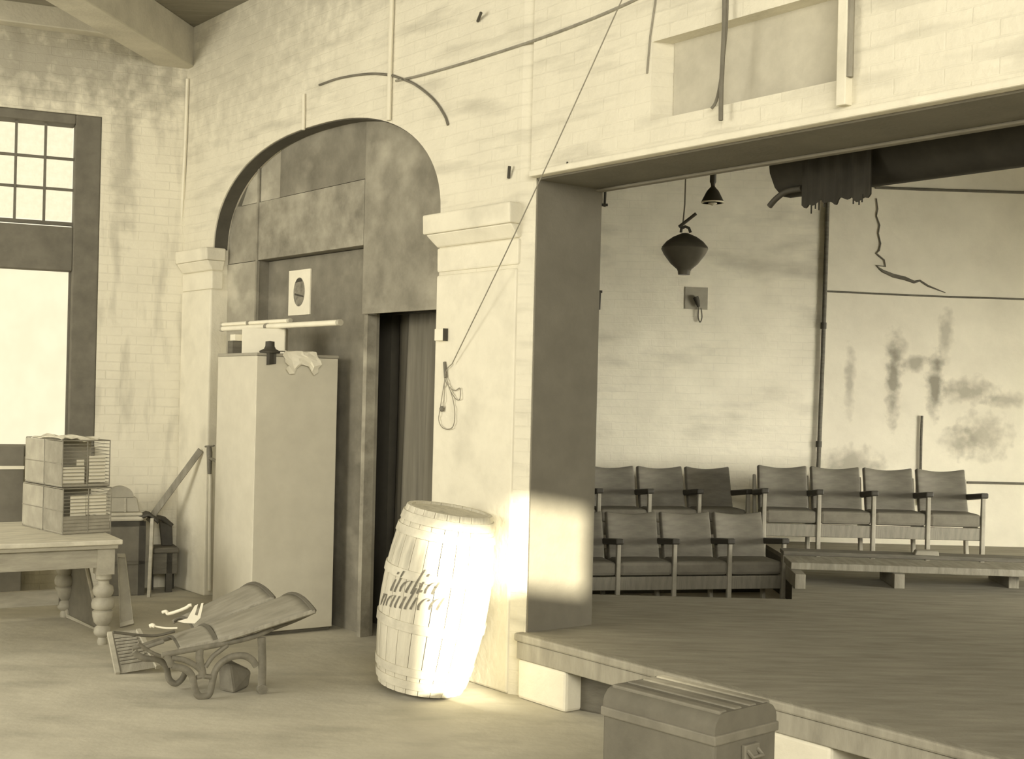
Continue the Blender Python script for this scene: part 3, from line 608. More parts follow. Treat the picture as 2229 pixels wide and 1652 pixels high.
# ---------------------------------------------------------------- theatre seats
seat_f = mat('seat_dark_plush', 0.165, 0.9, 0.15, 9.0); seat_b = mat('seat_back_ply', 0.145, 0.6, 0.2, 5.0, (1, 1, 4))
apron_m = mat('seat_front_board', 0.21, 0.6, 0.2, 6.0, (8, 1, 1)); post_m = mat('seat_standard_wood', 0.30, 0.6, 0.2, 6.0); arm_m = mat('armrest_dark', 0.045, 0.5, 0.2)
SP = 0.50
def seat_row(label, n, loc, rz, group='rows of theatre seats on and behind the stage', tip=0.0):
    t = thing('theatre_seat_row', label, 'seats', loc=loc, rz=rz, group=group)
    # local: x along the row, -y towards the sitter's front
    if 'row_meshes' not in globals():
        g = globals(); g['row_meshes'] = {}
        m = MB().grid(10, 8, lambda u, v: (0.012 + (SP - 0.024)*u, 0.10 + 0.13*v + 0.035*math.sin(math.pi*u), 0.40 + 0.425*v - 0.03*math.sin(math.pi*u)*v*v))
        row_meshes['backrest'] = m.mesh('backrest', 60)
        m = MB().box(0.015, SP - 0.015, -0.26, 0.14, 0.33, 0.45); row_meshes['seat'] = m.mesh('seat')
        m = MB().box(0.012, SP - 0.012, -0.255, -0.23, 0.21, 0.325); row_meshes['front_board'] = m.mesh('front_board')
        m = MB().hexa([(-0.02, -0.27, 0), (0.02, -0.27, 0), (0.02, -0.22, 0), (-0.02, -0.22, 0)], [(-0.018, -0.27, 0.61), (0.018, -0.27, 0.61), (0.018, -0.23, 0.61), (-0.018, -0.23, 0.61)])
        m.hexa([(-0.018, 0.12, 0), (0.018, 0.12, 0), (0.018, 0.18, 0), (-0.018, 0.18, 0)], [(-0.014, 0.24, 0.74), (0.014, 0.24, 0.74), (0.014, 0.28, 0.74), (-0.014, 0.28, 0.74)])
        m.box(-0.014, 0.014, -0.23, 0.15, 0.24, 0.32)
        row_meshes['standard'] = m.mesh('standard')
        m = MB().hexa([(-0.036, -0.29, 0.60), (0.036, -0.29, 0.60), (0.032, 0.20, 0.545), (-0.032, 0.20, 0.545)], [(-0.036, -0.29, 0.65), (0.036, -0.29, 0.65), (0.032, 0.20, 0.60), (-0.032, 0.20, 0.60)])
        row_meshes['armrest'] = m.mesh('armrest')
        m = MB().box(0.02, SP - 0.02, 0.0, 0.12, 0.15, 0.33); row_meshes['under_brace'] = m.mesh('under_brace')
    def put(nm, m, x, bev=0.008, solid=0):
        o = link(nm, row_meshes[nm], m, t); o.location = (x, 0, 0)
        if solid: s = o.modifiers.new('thick', 'SOLIDIFY'); s.thickness = solid; s.offset = 1
        b = o.modifiers.new('edge', 'BEVEL'); b.width = bev; b.segments = 2; b.limit_method = 'ANGLE'
        return o
    for i in range(n):
        put('backrest', seat_b, i*SP, 0.012, 0.05); put('seat', seat_f, i*SP, 0.03); put('front_board', apron_m, i*SP)
    for i in range(n+1):
        put('standard', post_m, i*SP); put('armrest', arm_m, i*SP, 0.012)
    return t
yF = 11.0
ra = math.radians(13)
e = at(1706, 1200, 11.15); e.z = 0
rx_ = Vector((math.cos(ra), math.sin(ra), 0)); ry_ = Vector((-math.sin(ra), math.cos(ra), 0))
seat_row('near row of dark theatre seats standing low behind the stage floor', 4, e - rx_*SP*4 + ry_*0.25, ra)
e = at(1628, 1100, 12.4); e.z = 0.33
tier_h = 0.33
ra2 = math.radians(13)
rx2 = Vector((math.cos(ra2), math.sin(ra2), 0)); ry2 = Vector((-math.sin(ra2), math.cos(ra2), 0))
seat_row('raised row of dark theatre seats right behind the near row', 4, e - rx2*SP*4 + ry2*0.25, ra2)
e = at(1661, 1200, 11.75); e.z = PLAT
seat_row('row of four theatre seats along the stained wall behind the plank', 4, e + Vector((0, 0.25, 0)), 0.0)
# tier under the raised row
p = [at(1628, 1100, 12.4) + rx2*0.12 - ry2*0.1, None, None, None]
p[0].z = 0; p[1] = p[0] + ry2*0.75; p[2] = p[1] - rx2*2.6; p[3] = p[0] - rx2*2.6
tier = thing('seating_tier', 'low wooden tier carrying the raised row of theatre seats', 'platform', loc=p[0])
build(MB().prism([v + Vector((0, 0, tier_h - 0.03)) for v in p], (0, 0, 0.03)), 'deck', wood_d, tier, world=True)
build(MB().prism([v*1.0 for v in (p[0], p[3], p[3] + ry2*0.03, p[0] + ry2*0.03)], (0, 0, tier_h - 0.03)), 'riser', wood_d, tier, world=True)
build(MB().prism([v*1.0 for v in (p[1], p[2], p[2] - ry2*0.03, p[1] - ry2*0.03)], (0, 0, tier_h - 0.03)), 'riser', wood_d, tier, world=True)
# plank bench
zb2 = PLAT + 0.17
pa, pb = fl(1722, 1224, zb2), fl(2260, 1242, zb2)
dv = (pb - pa).normalized(); dn = Vector((-dv.y, dv.x, 0))
pl = thing('plank_bench', 'long low plank laid on blocks in front of the four seats', 'bench', loc=(pa.x, pa.y, PLAT))
pe = pa + dv*(pb - pa).length*1.25
q4 = [pa, pe, pe + dn*0.42, pa + dn*0.42]
build(MB().prism([v - Vector((0, 0, 0.055)) for v in q4], (0, 0, 0.055)), 'plank', wood_m, pl, world=True, bevel=0.006)
build(MB().prism([v + dn*0.46 for v in (q4[0], q4[1], q4[1] + dn*0.22, q4[0] + dn*0.22)], (0, 0, 0.035)), 'plank', wood_d, pl, world=True, bevel=0.006)
for px in (1745, 1962, 2212):
    c = fl(px, 1236, zb2) + dn*0.05
    build(MB().prism([c + Vector((0, 0, PLAT - zb2)) + dv*a + dn*b for a, b in ((-0.04, 0), (0.04, 0), (0.04, 0.55), (-0.04, 0.55))], (0, 0, zb2 - PLAT - 0.056)), 'block', wood_m, pl, world=True, bevel=0.004)
c = fl(2015, 1212, zb2 + 0.02) + dn*0.02; c.z = zb2 + 0.001
lone(MB().hexa([c + dv*a + dn*b for a, b in ((-0.11, -0.05), (0.11, -0.05), (0.1, 0.1), (-0.09, 0.1))], [c + dv*a + dn*b + Vector((0, 0, 0.07)) for a, b in ((-0.08, -0.03), (0.1, -0.04), (0.09, 0.09), (-0.07, 0.08))]),
     'paper_packet', mat('packet_grey', 0.30, 0.85, 0.1), 'small pale packet lying on the plank before the four seats', 'packet', loc=c, bevel=0.01)

# ---------------------------------------------------------------- stage room fittings
lamp_m = mat('lamp_dark_enamel', 0.06, 0.45, 0.15, 8.0); lampg = mat('lamp_globe_grey', 0.085, 0.4, 0.15, 6.0)
LY_ = 9.6
tp_ = at(1490, 500, LY_); k = LY_/F
pend = thing('pendant_lamp', 'large dark bulbous pendant lamp hanging in the stage room', 'lamp', loc=at(1490, 600, LY_))
o0 = at(1489, 598, LY_)
build(MB().lathe([(0.0, 0), (13*k*1.0, 0), (14*k, 8*k), (16*k, 12*k), (30*k, 24*k), (45*k, 44*k), (51*k, 56*k), (49*k, 60*k)], 28, o=o0), 'globe', lampg, pend, smooth=45, world=True)
build(MB().lathe([(50*k, 56*k), (50*k, 60*k), (40*k, 72*k), (26*k, 82*k), (12*k, 88*k), (8*k, 90*k)], 28, o=o0), 'shade', lamp_m, pend, smooth=45, world=True)
c1 = o0 + Vector((0, 0, 92*k))
build(MB().tube([c1 + Vector((-9*k, 0, 0)), c1 + Vector((-8*k, 0, 8*k)), c1 + Vector((0, 0, 13*k)), c1 + Vector((8*k, 0, 10*k)), c1 + Vector((12*k, 0, 0))], 3.2*k, 8), 'bracket', lamp_m, pend, smooth=50, world=True)
top = Vector((c1.x, LY_, 4.70))
build(MB().tube([c1 + Vector((-6*k, 0, 8*k)), c1 + Vector((-2*k, 0, 60*k)), top], 1.5*k, 6), 'cord', cord_m, pend, smooth=50, world=True)
build(MB().tube([at(1478, 494, LY_), at(1515, 465, LY_)], 3.6*k, 8), 'cross_bar', lamp_m, pend, smooth=50, world=True)
SY = 9.9; k = SY/F
o0 = at(1551, 440, SY)
sp = thing('spot_lamp', 'small dark cone lamp with bright rim hung close to the lintel', 'lamp', loc=o0)
build(MB().lathe([(23*k, 0), (24*k, 2*k), (13*k, 24*k), (5*k, 33*k), (4*k, 36*k)], 24, o=o0), 'shade', lamp_m, sp, smooth=45, world=True)
build(MB().lathe([(24.5*k, -2*k), (24.5*k, 1*k), (21*k, 1*k), (21*k, -2*k)], 24, o=o0), 'rim', paper, sp, smooth=45, world=True)
build(MB().lathe([(0, -9*k), (9*k, -5*k), (11*k, 0), (6*k, 9*k), (0, 12*k)], 16, o=o0 + Vector((0, 0, 1*k))), 'bulb', paper, sp, smooth=60, world=True)
build(MB().lathe([(4.5*k, 36*k), (5*k, 40*k), (7*k, 44*k), (7*k, 62*k), (10*k, 72*k), (6*k, 74*k)], 16, o=o0), 'socket', lamp_m, sp, smooth=45, world=True)
build(MB().tube([o0 + Vector((0, 0, 72*k)), Vector((o0.x, SY, 4.70))], 2*k, 8), 'stem', lamp_m, sp, smooth=45, world=True)
# dark curtain roll behind the lintel
roll_m = mat('rolled_stage_cloth', 0.035, 0.9, 0.25, 6.0)
DR = 1.1
sA, zA = PA(1712, 412, DR)[0], PA(1950, 400, DR)[1]; sB = 6.2
rl = thing('stage_valance', 'dark rolled stage cloth hung along the back of the lintel', 'curtain', M=PA.M @ Matrix.Translation((sA, DR, zA)))
n = 14
pr_ = [(0.17*math.cos(2*math.pi*i/n), 0.23 + 0.23*math.sin(2*math.pi*i/n)) for i in range(n)]
build(MB().prism([(0, y, z + 0.0) for y, z in pr_], (sB - sA, 0, 0)), 'cloth_roll', roll_m, rl, smooth=50)
build(MB().box(-0.05, sB - sA, -0.02, 0.10, 0.40, 0.62), 'batten', wood_x, rl, bevel=0.01)
f0, fz0 = PA(1746, 400, DR - 0.19); f1, fz1 = PA(1898, 428, DR - 0.19)
ww = f1 - f0
def vf(u, v):
    drop = (0.012*math.sin(u*17) + 0.01*math.sin(u*41)) if v > 0.99 else 0
    return ((f0 - sA) + ww*u, -0.19 + 0.01*math.sin(u*30), (fz0 - zA) + 0.14 - v*((fz0 - fz1) + 0.14) - drop)
build(MB().grid(40, 6, vf), 'hanging_flap', roll_m, rl, solid=0.01)
for u in (0.14, 0.2, 0.25, 0.33, 0.74, 0.82, 0.86):
    build(MB().box((f0 - sA) + ww*u, (f0 - sA) + ww*u + 0.006, -0.193, -0.187, (fz1 - zA) - 0.04 - 0.02*math.sin(u*50), (fz1 - zA) + 0.02), 'fringe_thread', roll_m, rl)
aa = [PA.wp(x, y, DR - 0.1) for x, y in curve([(1675, 449), (1690, 432), (1712, 417), (1745, 410)])]
lone(MB().tube(aa, 0.018, 8), 'bent_rod', wood_x, 'short dark bent rod sticking out left of the rolled stage cloth', 'rod', loc=aa[-1], smooth=50)
# pipes and fittings on the far wall
def cw(px, py, d=0.03): return at(px, py, (YR if px > 1760 else YC) - d)
pp = thing('wall_pipe', 'thin dark pipe running down the far wall behind the four seats', 'pipe', loc=cw(1780, 1030))
ps = [cw(1803, 400), cw(1797, 600), cw(1790, 800), cw(1782, 1000), cw(1776, 1160)]
build(MB().tube(ps, 0.022, 10), 'pipe', wood_d, pp, smooth=50, world=True)
for y0_, y1_ in ((702, 716), (960, 973)):
    a = cw(1793 - (y0_ - 700)*0.04, y0_); b = cw(1793 - (y1_ - 700)*0.04, y1_); build(MB().tube([a, b], 0.031, 10), 'coupling', wood_x, pp, smooth=50, world=True)
lone(MB().tube([cw(2007, 905), cw(2005, 960), cw(2003, 1100)], 0.014, 8), 'wall_pipe', wood_d, 'short thin pipe on the stained plaster above the fourth seat', 'pipe', loc=cw(2003, 1100), smooth=50)
lone(MB().tube([cw(2105, 1050, 0.03), cw(2600, 1060, 0.03)], 0.012, 8), 'wall_rail', wood_d, 'thin dark rail on the wall at the right end of the four seats', 'rail', loc=cw(2180, 1051), smooth=50)
seam_m = mat('plaster_seam', 0.13, 0.9, 0.3)
for pts_, r in (([(1798, 634), (1920, 640), (2060, 646), (2250, 652), (2700, 666)], 0.009), ([(1905, 408), (2000, 412), (2250, 420), (2700, 436)], 0.014)):
    build(MB().tube([cw(x, y, 0.012) for x, y in pts_], r, 6), 'seam', seam_m, wallC, world=False, smooth=50)
ck = [(1908, 432), (1911, 455), (1908, 470), (1915, 490), (1912, 508), (1917, 530), (1914, 545), (1908, 552), (1925, 566), (1928, 580), (1908, 578), (1922, 590), (1945, 600), (1970, 606), (1990, 614), (2003, 611), (2020, 622), (2040, 630), (2058, 637)]
wd = [2, 2.5, 2.5, 3, 3, 3, 3.5, 3.5, 3, 3, 4, 6, 8, 8, 6, 4, 4, 2.5, 1.5]
build(MB().tube([cw(x, y, 0.010) for x, y in ck], [v*YR/F*0.55 for v in wd], 5, ry=0.006, up=(0, 1, 0)), 'crack', seam_m, wallC)
sw = thing('wall_switch', 'dark wall switch with a dangling loop of wire on the far wall', 'switch', loc=cw(1520, 660))
build(MB().prism([cw(1492, 624, 0.012), cw(1541, 626, 0.012), cw(1540, 674, 0.012), cw(1491, 672, 0.012)], (0, 0.012, 0)), 'back_board', mat('switch_board', 0.36, 0.9), sw, world=True)
build(MB().tube([cw(1514, 646, 0.05), cw(1518, 656, 0.05), cw(1521, 668, 0.05)], [0.03, 0.026, 0.016], 10), 'switch', wood_x, sw, world=True, smooth=50)
build(MB().tube([cw(x, y, 0.035) for x, y in curve([(1521, 668), (1520, 690), (1524, 701), (1528, 690), (1526, 670)])], 0.006, 6), 'wire_loop', cord_m, sw, world=True, smooth=60)
for (x, y0_, y1_, lab) in ((1316, 410, 450, 'dark hook hanging high on the far wall beside the pier'), (1304, 632, 674, 'dark hook lower on the far wall beside the pier')):
    t = thing('wall_hook', lab, 'hook', loc=cw(x, y1_))
    build(MB().tube([cw(x + 2, y0_), cw(x, y1_)], 0.013, 8), 'shank', wood_x, t, world=True, smooth=50)
    yy = y1_ - 4 if y0_ < 500 else y0_ + 3
    build(MB().tube([cw(x - 6, yy), cw(x + 7, yy)], 0.014, 8), 'cross_piece', wood_x, t, world=True, smooth=50)

# ---------------------------------------------------------------- table with turned legs
TT = 0.75
tl0 = fl(222, 1402); ta = math.atan2(0.52, 0.854)
# local: x to the left along the front, y to the back
table = thing('table', 'heavy wooden table with turned legs carrying the wire cages', 'table', M=Matrix.Translation(tl0) @ Matrix.Rotation(ta, 4, 'Z'))
TM = ROOTS[table.name]
TLx, TDy = 1.75, 1.20
build(MB().box(-TLx, 0.10, -0.12, TDy + 0.12, TT - 0.035, TT), 'table_top', mat('table_top_worn', 0.6, 0.7, 0.25, 5.0, (1, 6, 1), bump=0.001), table, bevel=0.008)
build(MB().box(-TLx + 0.03, 0.075, -0.095, -0.07, TT - 0.065, TT - 0.036), 'moulding', wood_l, table, bevel=0.006)
rail_m = mat('table_rail', 0.36, 0.75, 0.2, 5.0, (1, 1, 6))
build(MB().box(-TLx + 0.1, -0.06, -0.045, -0.015, TT - 0.20, TT - 0.036), 'rail', rail_m, table)
build(MB().box(-TLx + 0.1, -0.06, TDy + 0.0, TDy + 0.03, TT - 0.20, TT - 0.036), 'rail', rail_m, table)
build(MB().box(-0.02, 0.01, 0.06, TDy - 0.06, TT - 0.20, TT - 0.036), 'rail', rail_m, table)
legp = [(0.025, 0), (0.03, 0.02), (0.022, 0.05), (0.045, 0.07), (0.05, 0.09), (0.045, 0.12), (0.03, 0.135), (0.05, 0.16), (0.058, 0.20), (0.06, 0.235), (0.045, 0.245), (0.063, 0.26), (0.066, 0.29), (0.06, 0.32), (0.04, 0.335), (0.055, 0.355), (0.06, 0.38), (0.055, 0.41), (0.035, 0.425), (0.03, 0.45), (0.045, 0.465), (0.045, 0.49), (0.05, 0.50)]
leg_m = mat('table_leg', 0.38, 0.6, 0.2, 8.0)
lm = MB().lathe([(r*1.22, z) for r, z in legp], 20).mesh('turned_leg', 50); lb = MB().box(-0.06, 0.06, -0.06, 0.06, 0.50, TT - 0.036).mesh('leg_block')
for x, y in ((0, 0), (0, TDy), (-TLx + 0.1, 0), (-TLx + 0.1, TDy)):
    o = link('leg', lm, leg_m, table); o.location = (x, y, 0)
    b = link('leg_block', lb, leg_m, o)
build(MB().box(-TLx + 0.1, -0.05, TDy - 0.03, TDy + 0.03, 0.10, 0.22), 'stretcher', wood_l, table, bevel=0.006)

# ---------------------------------------------------------------- wire cages
cage_side = mat('cage_board_side', 0.34, 0.8, 0.18, 7.0); wire_m = mat('cage_wire', 0.24, 0.5, 0.2, 20.0)
def cage(label, fl0, an, w_, dl_, z, h, papers, solid_base):
    a = fl0 if isinstance(fl0, Vector) else fl(*fl0, z); ex = Vector((math.cos(an), math.sin(an), 0))
    t = thing('wire_cage', label, 'cage', M=Matrix.Translation(a) @ Matrix.Rotation(math.atan2(ex.y, ex.x), 4, 'Z'), group='wire cages on the table')
    r = 0.004
    build(MB().box(0.0, w_, 0.0, dl_, 0.004, 0.016), 'tray', cage_side, t)
    build(MB().box(-0.006, 0.0, 0.0, dl_*0.46, 0.012, h - 0.006), 'side_panel', mat('cage_panel_dark', 0.26, 0.8, 0.2, 8.0), t)
    build(MB().box(-0.006, 0.0, dl_*0.48, dl_, 0.012, h - 0.006), 'side_panel', cage_side, t)
    m = MB()
    for (p, q_) in (((0, 0, 0), (w_, 0, 0)), ((0, 0, h), (w_, 0, h)), ((0, 0, 0), (0, 0, h)), ((w_, 0, 0), (w_, 0, h)), ((0, dl_, h), (w_, dl_, h)), ((0, dl_, 0), (0, dl_, h)), ((w_, dl_, 0), (w_, dl_, h)), ((0, 0, h), (0, dl_, h)), ((w_, 0, h), (w_, dl_, h)),
                    ((0, 0, 0), (0, dl_, 0)), ((w_, 0, 0), (w_, dl_, 0)), ((w_*0.52, 0, 0), (w_*0.52, 0, h)), ((-0.006, 0, h*0.5), (-0.006, dl_, h*0.5)), ((-0.006, dl_*0.47, 0), (-0.006, dl_*0.47, h))):
        m.tube([p, q_], r, 6)
    build(m, 'frame', wire_m, t)
    m = MB(); nh = int(h/0.025)
    for i in range(1, nh): m.tube([(0, 0, h*i/nh), (w_, 0, h*i/nh)], 0.0020, 4)
    g1 = build(m, 'front_wires', wire_m, t); g1['kind'] = 'stuff'
    m = MB()
    for i in range(1, nh): m.tube([(w_, 0, h*i/nh), (w_, dl_, h*i/nh)], 0.0013, 4)
    for i in range(1, int(dl_/0.03)): m.tube([(0, dl_*i/int(dl_/0.03), h), (w_, dl_*i/int(dl_/0.03), h)], 0.0013, 4)
    g2 = build(m, 'side_wires', wire_m, t); g2['kind'] = 'stuff'
    for (x0, x1, z0_, z1_, dy) in papers:
        build(MB().box(x0*w_, x1*w_, dy, dy + 0.004, z0_*h, z1_*h), 'paper_card', paper, t)
    build(MB().box(0.01, w_ - 0.01, dl_*0.45, dl_*0.45 + 0.01, 0.016, h*0.98), 'divider', cage_side, t)
    if solid_base: build(MB().box(0.006, w_ - 0.006, 0.006, 0.014, 0.016, h*solid_base), 'kick_board', cage_side, t)
    return t, w_, dl_
c1 = fl(136, 1163, TT)
c_a, w1, d1 = cage('lower wire cage on the table with a broad white card behind its bars', (136, 1163), math.radians(42), 0.362, 0.74, TT + 0.005, 0.325, [(0.18, 0.50, 0.38, 0.84, 0.03), (0.51, 0.93, 0.40, 0.85, 0.03)], 0.38)
z2 = TT + 0.340
c_b, w2, d2 = cage('upper wire cage stacked on the other one with white cards inside', Vector((c1.x - 0.015, c1.y + 0.01, z2)), math.radians(42), 0.358, 0.68, z2, 0.335, [(0.02, 0.50, 0.05, 0.42, 0.03), (0.60, 0.95, 0.08, 0.66, 0.035), (0.34, 0.5, 0.44, 0.58, 0.04)], 0)
rng = random.Random(5)
m = MB()
mm = ROOTS[c_b.name]
def pf(u, v):
    return mm @ Vector((-0.01 + (w2*0.8)*u + 0.01*math.sin(v*9), 0.0 + d2*0.85*v, 0.345 + 0.012*math.sin(u*7 + v*5) + 0.008*math.sin(u*19)))
lone(MB().grid(12, 12, pf), 'newspaper', mat('newspaper_grey', 0.62, 0.85, 0.2, 12.0), 'crumpled pale newspaper lying on top of the upper wire cage', 'paper', loc=mm @ Vector((w2/2, d2/2, 0.345)), solid=0.006)

# ---------------------------------------------------------------- clutter along the window wall
crate_m = mat('crate_dark', 0.17, 0.8, 0.2, 6.0)
def prism_px(name, label, cat, front, d, depth, m, parts=None, bev=0.006, z0=None):
    pass
def wallthing(name, label, cat, px0, px1, pz0, pz1, d, depth, m, bev=0.006, group=None, zmin=None):
    """a box parallel to the window wall, its front face given by pixels at distance d in front of the wall"""
    s0_, za_ = PB(px0, pz1, -d); s1_, _ = PB(px1, pz1, -d); _, zb3 = PB((px0 + px1)/2, pz0, -d)
    z_lo = za_ if zmin is None else zmin
    t = thing(name, label, cat, M=PB.M @ Matrix.Translation((s0_, -d, z_lo)), group=group)
    return t, s1_ - s0_, zb3 - z_lo
t, w_, h_ = wallthing('crate', 'dark grey crate standing against the wall behind the table end', 'crate', 236, 312, 1135, 1310, 0.42, 0.36, crate_m, zmin=0.0)
zc = h_
build(MB().box(0, w_, 0, 0.36, 0, h_), 'body', crate_m, t, bevel=0.008)
build(MB().box(w_ - 0.05, w_ + 0.006, -0.012, 0.0, 0, h_), 'corner_batten', wood_x, t); build(MB().box(0, w_, -0.012, 0, h_*0.42, h_*0.42 + 0.03), 'batten', wood_d, t); build(MB().box(0, w_, -0.012, 0, h_ - 0.04, h_), 'batten', wood_x, t)
CM = ROOTS[t.name]
cl = thing('folded_cloth', 'pale folded cloth spread on top of the dark crate', 'cloth', M=CM @ Matrix.Translation((0, 0, zc)))
build(MB().box(-0.01, w_*0.95, -0.02, 0.34, 0.001, 0.045), 'fold', mat('pale_cloth', 0.52, 0.9, 0.12), cl, bevel=0.02); build(MB().box(0.0, w_*0.93, -0.01, 0.32, 0.047, 0.075), 'fold', mat('pale_cloth', 0.52), cl, bevel=0.014)
sb2 = thing('glass_case', 'low grey box with a middle bar on the folded cloth beside the cages', 'box', M=CM @ Matrix.Translation((0.0, 0.05, zc + 0.077)))
build(MB().hexa([(0, 0, 0), (w_*0.86, 0, 0), (w_*0.86, 0.22, 0), (0, 0.22, 0)], [(0, 0.02, 0.125), (w_*0.78, 0.02, 0.125), (w_*0.78, 0.22, 0.125), (0, 0.22, 0.125)]), 'body', mat('case_grey', 0.40, 0.6, 0.1), sb2, bevel=0.008)
build(MB().hexa([(w_*0.40, -0.008, 0), (w_*0.46, -0.008, 0), (w_*0.46, 0, 0), (w_*0.40, 0, 0)], [(w_*0.40, 0.014, 0.12), (w_*0.46, 0.014, 0.12), (w_*0.46, 0.022, 0.12), (w_*0.40, 0.022, 0.12)]), 'middle_bar', wood_l, sb2)
rb = thing('round_tin', 'rounded grey tin lying on the low box behind the cages', 'tin', M=CM @ Matrix.Translation((0.05, 0.14, zc + 0.077 + 0.127)))
build(MB().prism([(0.11*math.cos(math.pi*i/12) + 0.04, -0.06, 0.095*math.sin(math.pi*i/12)) for i in range(13)], (0, 0.12, 0)), 'tin', mat('tin_grey', 0.30, 0.5, 0.15), rb, smooth=40)
build(MB().prism([(0.112*math.cos(math.pi*i/12) + 0.04, -0.064, 0.098*math.sin(math.pi*i/12)) for i in range(13)], (0, 0.015, 0)), 'rim', mat('tin_rim', 0.36, 0.5), rb)
# dark rag on the crate corner
rg_ = CM @ Vector((w_ + 0.02, 0.02, zc + 0.02))
lone(MB().grid(8, 6, lambda u, v: rg_ + Vector((-0.13 + 0.24*u, 0.06*v - 0.05, 0.05*math.sin(u*3.1) + 0.012*math.sin(u*11 + v*4) - 0.05*abs(v - 0.5)))), 'dark_rag', wood_x, 'small dark rag draped between the crate corner and the broken chair', 'rag', loc=rg_, solid=0.02, smooth=60)
# broken chair
ch0 = fl(352, 1290)
chair = thing('broken_chair', 'dark broken wooden chair with a single back post beside the crate', 'chair', M=Matrix.Translation(ch0) @ Matrix.Rotation(PB.ang, 4, 'Z'))
k = ch0.y/F
build(MB().box(-20*k, 34*k, -0.02, 0.26, 86*k, 98*k), 'seat', wood_d, chair, bevel=0.012)
build(MB().box(-20*k, 32*k, 0.0, 0.02, 40*k, 86*k), 'seat_panel', wood_d, chair, bevel=0.006)
for x0, x1 in ((8, 22), ):
    build(MB().box(x0*k, x1*k, 0.0, 0.05, 0, 86*k), 'leg', wood_x, chair, bevel=0.004)
build(MB().box(26*k, 34*k, 0.2, 0.25, 0, 86*k), 'leg', wood_x, chair, bevel=0.004); build(MB().box(-19*k, -11*k, 0.2, 0.25, 0, 86*k), 'leg', wood_x, chair, bevel=0.004)
build(MB().hexa([(2*k, 0.12, 98*k), (26*k, 0.12, 98*k), (26*k, 0.16, 98*k), (2*k, 0.16, 98*k)], [(-4*k, 0.15, 152*k), (25*k, 0.15, 142*k), (25*k, 0.19, 142*k), (-4*k, 0.19, 152*k)]), 'back_post', wood_x, chair, bevel=0.01)
build(MB().tube([(-9*k, 0.17, 160*k), (6*k, 0.17, 156*k), (24*k, 0.17, 140*k)], 0.026, 10), 'top_rail', wood_x, chair, smooth=50)
# sticks and planks
a, b = fl(324, 1300), at(332, 1128, fl(324, 1300).y + 0.10)
lone(MB().tube([a, b], 0.014, 4), 'pale_stick', wood_l, 'thin pale stick standing upright in front of the broken chair', 'stick', loc=a)
def leaning(name, label, cat, pa_, pb_, m, wd_, th_):
    d_ = (pb_ - pa_).normalized(); sd2 = Vector((d_.z, 0, -d_.x)).normalized(); nn = d_.cross(sd2).normalized()
    q4_ = [pa_ - sd2*wd_/2, pa_ + sd2*wd_/2, pb_ + sd2*wd_/2, pb_ - sd2*wd_/2]
    return lone(MB().prism(q4_, nn*th_), name, m, label, cat, loc=pa_, bevel=0.003)
lp = PA.wp(436, 980, -0.05); pbm = rg_ + Vector((0.05, 0.10, 0.02))
pbm = PB.wp(322, 1135, -0.22)
leaning('leaning_plank', 'long narrow grey plank leaning up to the left side of the arch', 'plank', pbm, lp, wood_m, 0.055, 0.02)
# framed panels leaning under the table
def panel_px(label, corners_px, ys, m, border, name='framed_panel'):
    c4 = [at(x, y, d) for (x, y), d in zip(corners_px, ys)]
    t = thing(name, label, 'panel', loc=c4[0])
    nrm = (c4[1] - c4[0]).cross(c4[3] - c4[0]).normalized()
    if nrm.y > 0: nrm = -nrm
    build(MB().prism(c4, -nrm*0.012), 'board', m, t, world=True)
    for i in range(4):
        p, q_ = c4[i], c4[(i+1) % 4]; ctr = sum(c4, Vector())/4
        e = 0.022; pi = p + (ctr - p).normalized()*e*1.5; qi = q_ + (ctr - q_).normalized()*e*1.5
        build(MB().prism([v + nrm*0.001 for v in (p, q_, qi, pi)], nrm*0.014), 'frame_bar', border, t, world=True)
    return t
yb1 = fl(148, 1345).y; yb2 = fl(222, 1376).y
panel_px('dark framed panel leaning under the table between its legs', [(148, 1344), (222, 1376), (186, 1212), (128, 1212)], [yb1, yb2, yb2 + 0.28, yb1 + 0.28], mat('panel_dark', 0.17, 0.6, 0.2), wood_l)
y3 = fl(278, 1366).y
panel_px('narrow pale framed board leaning beside the front table leg', [(262, 1366), (292, 1358), (273, 1206), (256, 1206)], [y3, y3 + 0.02, y3 + 0.25, y3 + 0.25], mat('panel_grey', 0.36, 0.7, 0.15), wood_l)
# objects behind the table at the left frame edge
t, w_, h_ = wallthing('grey_cabinet', 'grey low cabinet under the window at the left edge', 'cabinet', -120, 46, 972, 1300, 0.30, 0.28, None, zmin=0.0)
build(MB().box(0, w_, 0.0, 0.27, 0, h_), 'body', mat('cabinet_grey', 0.17, 0.7, 0.15), t, bevel=0.01)
zz = PB(20, 1018, -0.30)[1]
build(MB().box(0, w_, -0.015, 0.0, zz - 0.012, zz + 0.016), 'white_strip', paper, t)

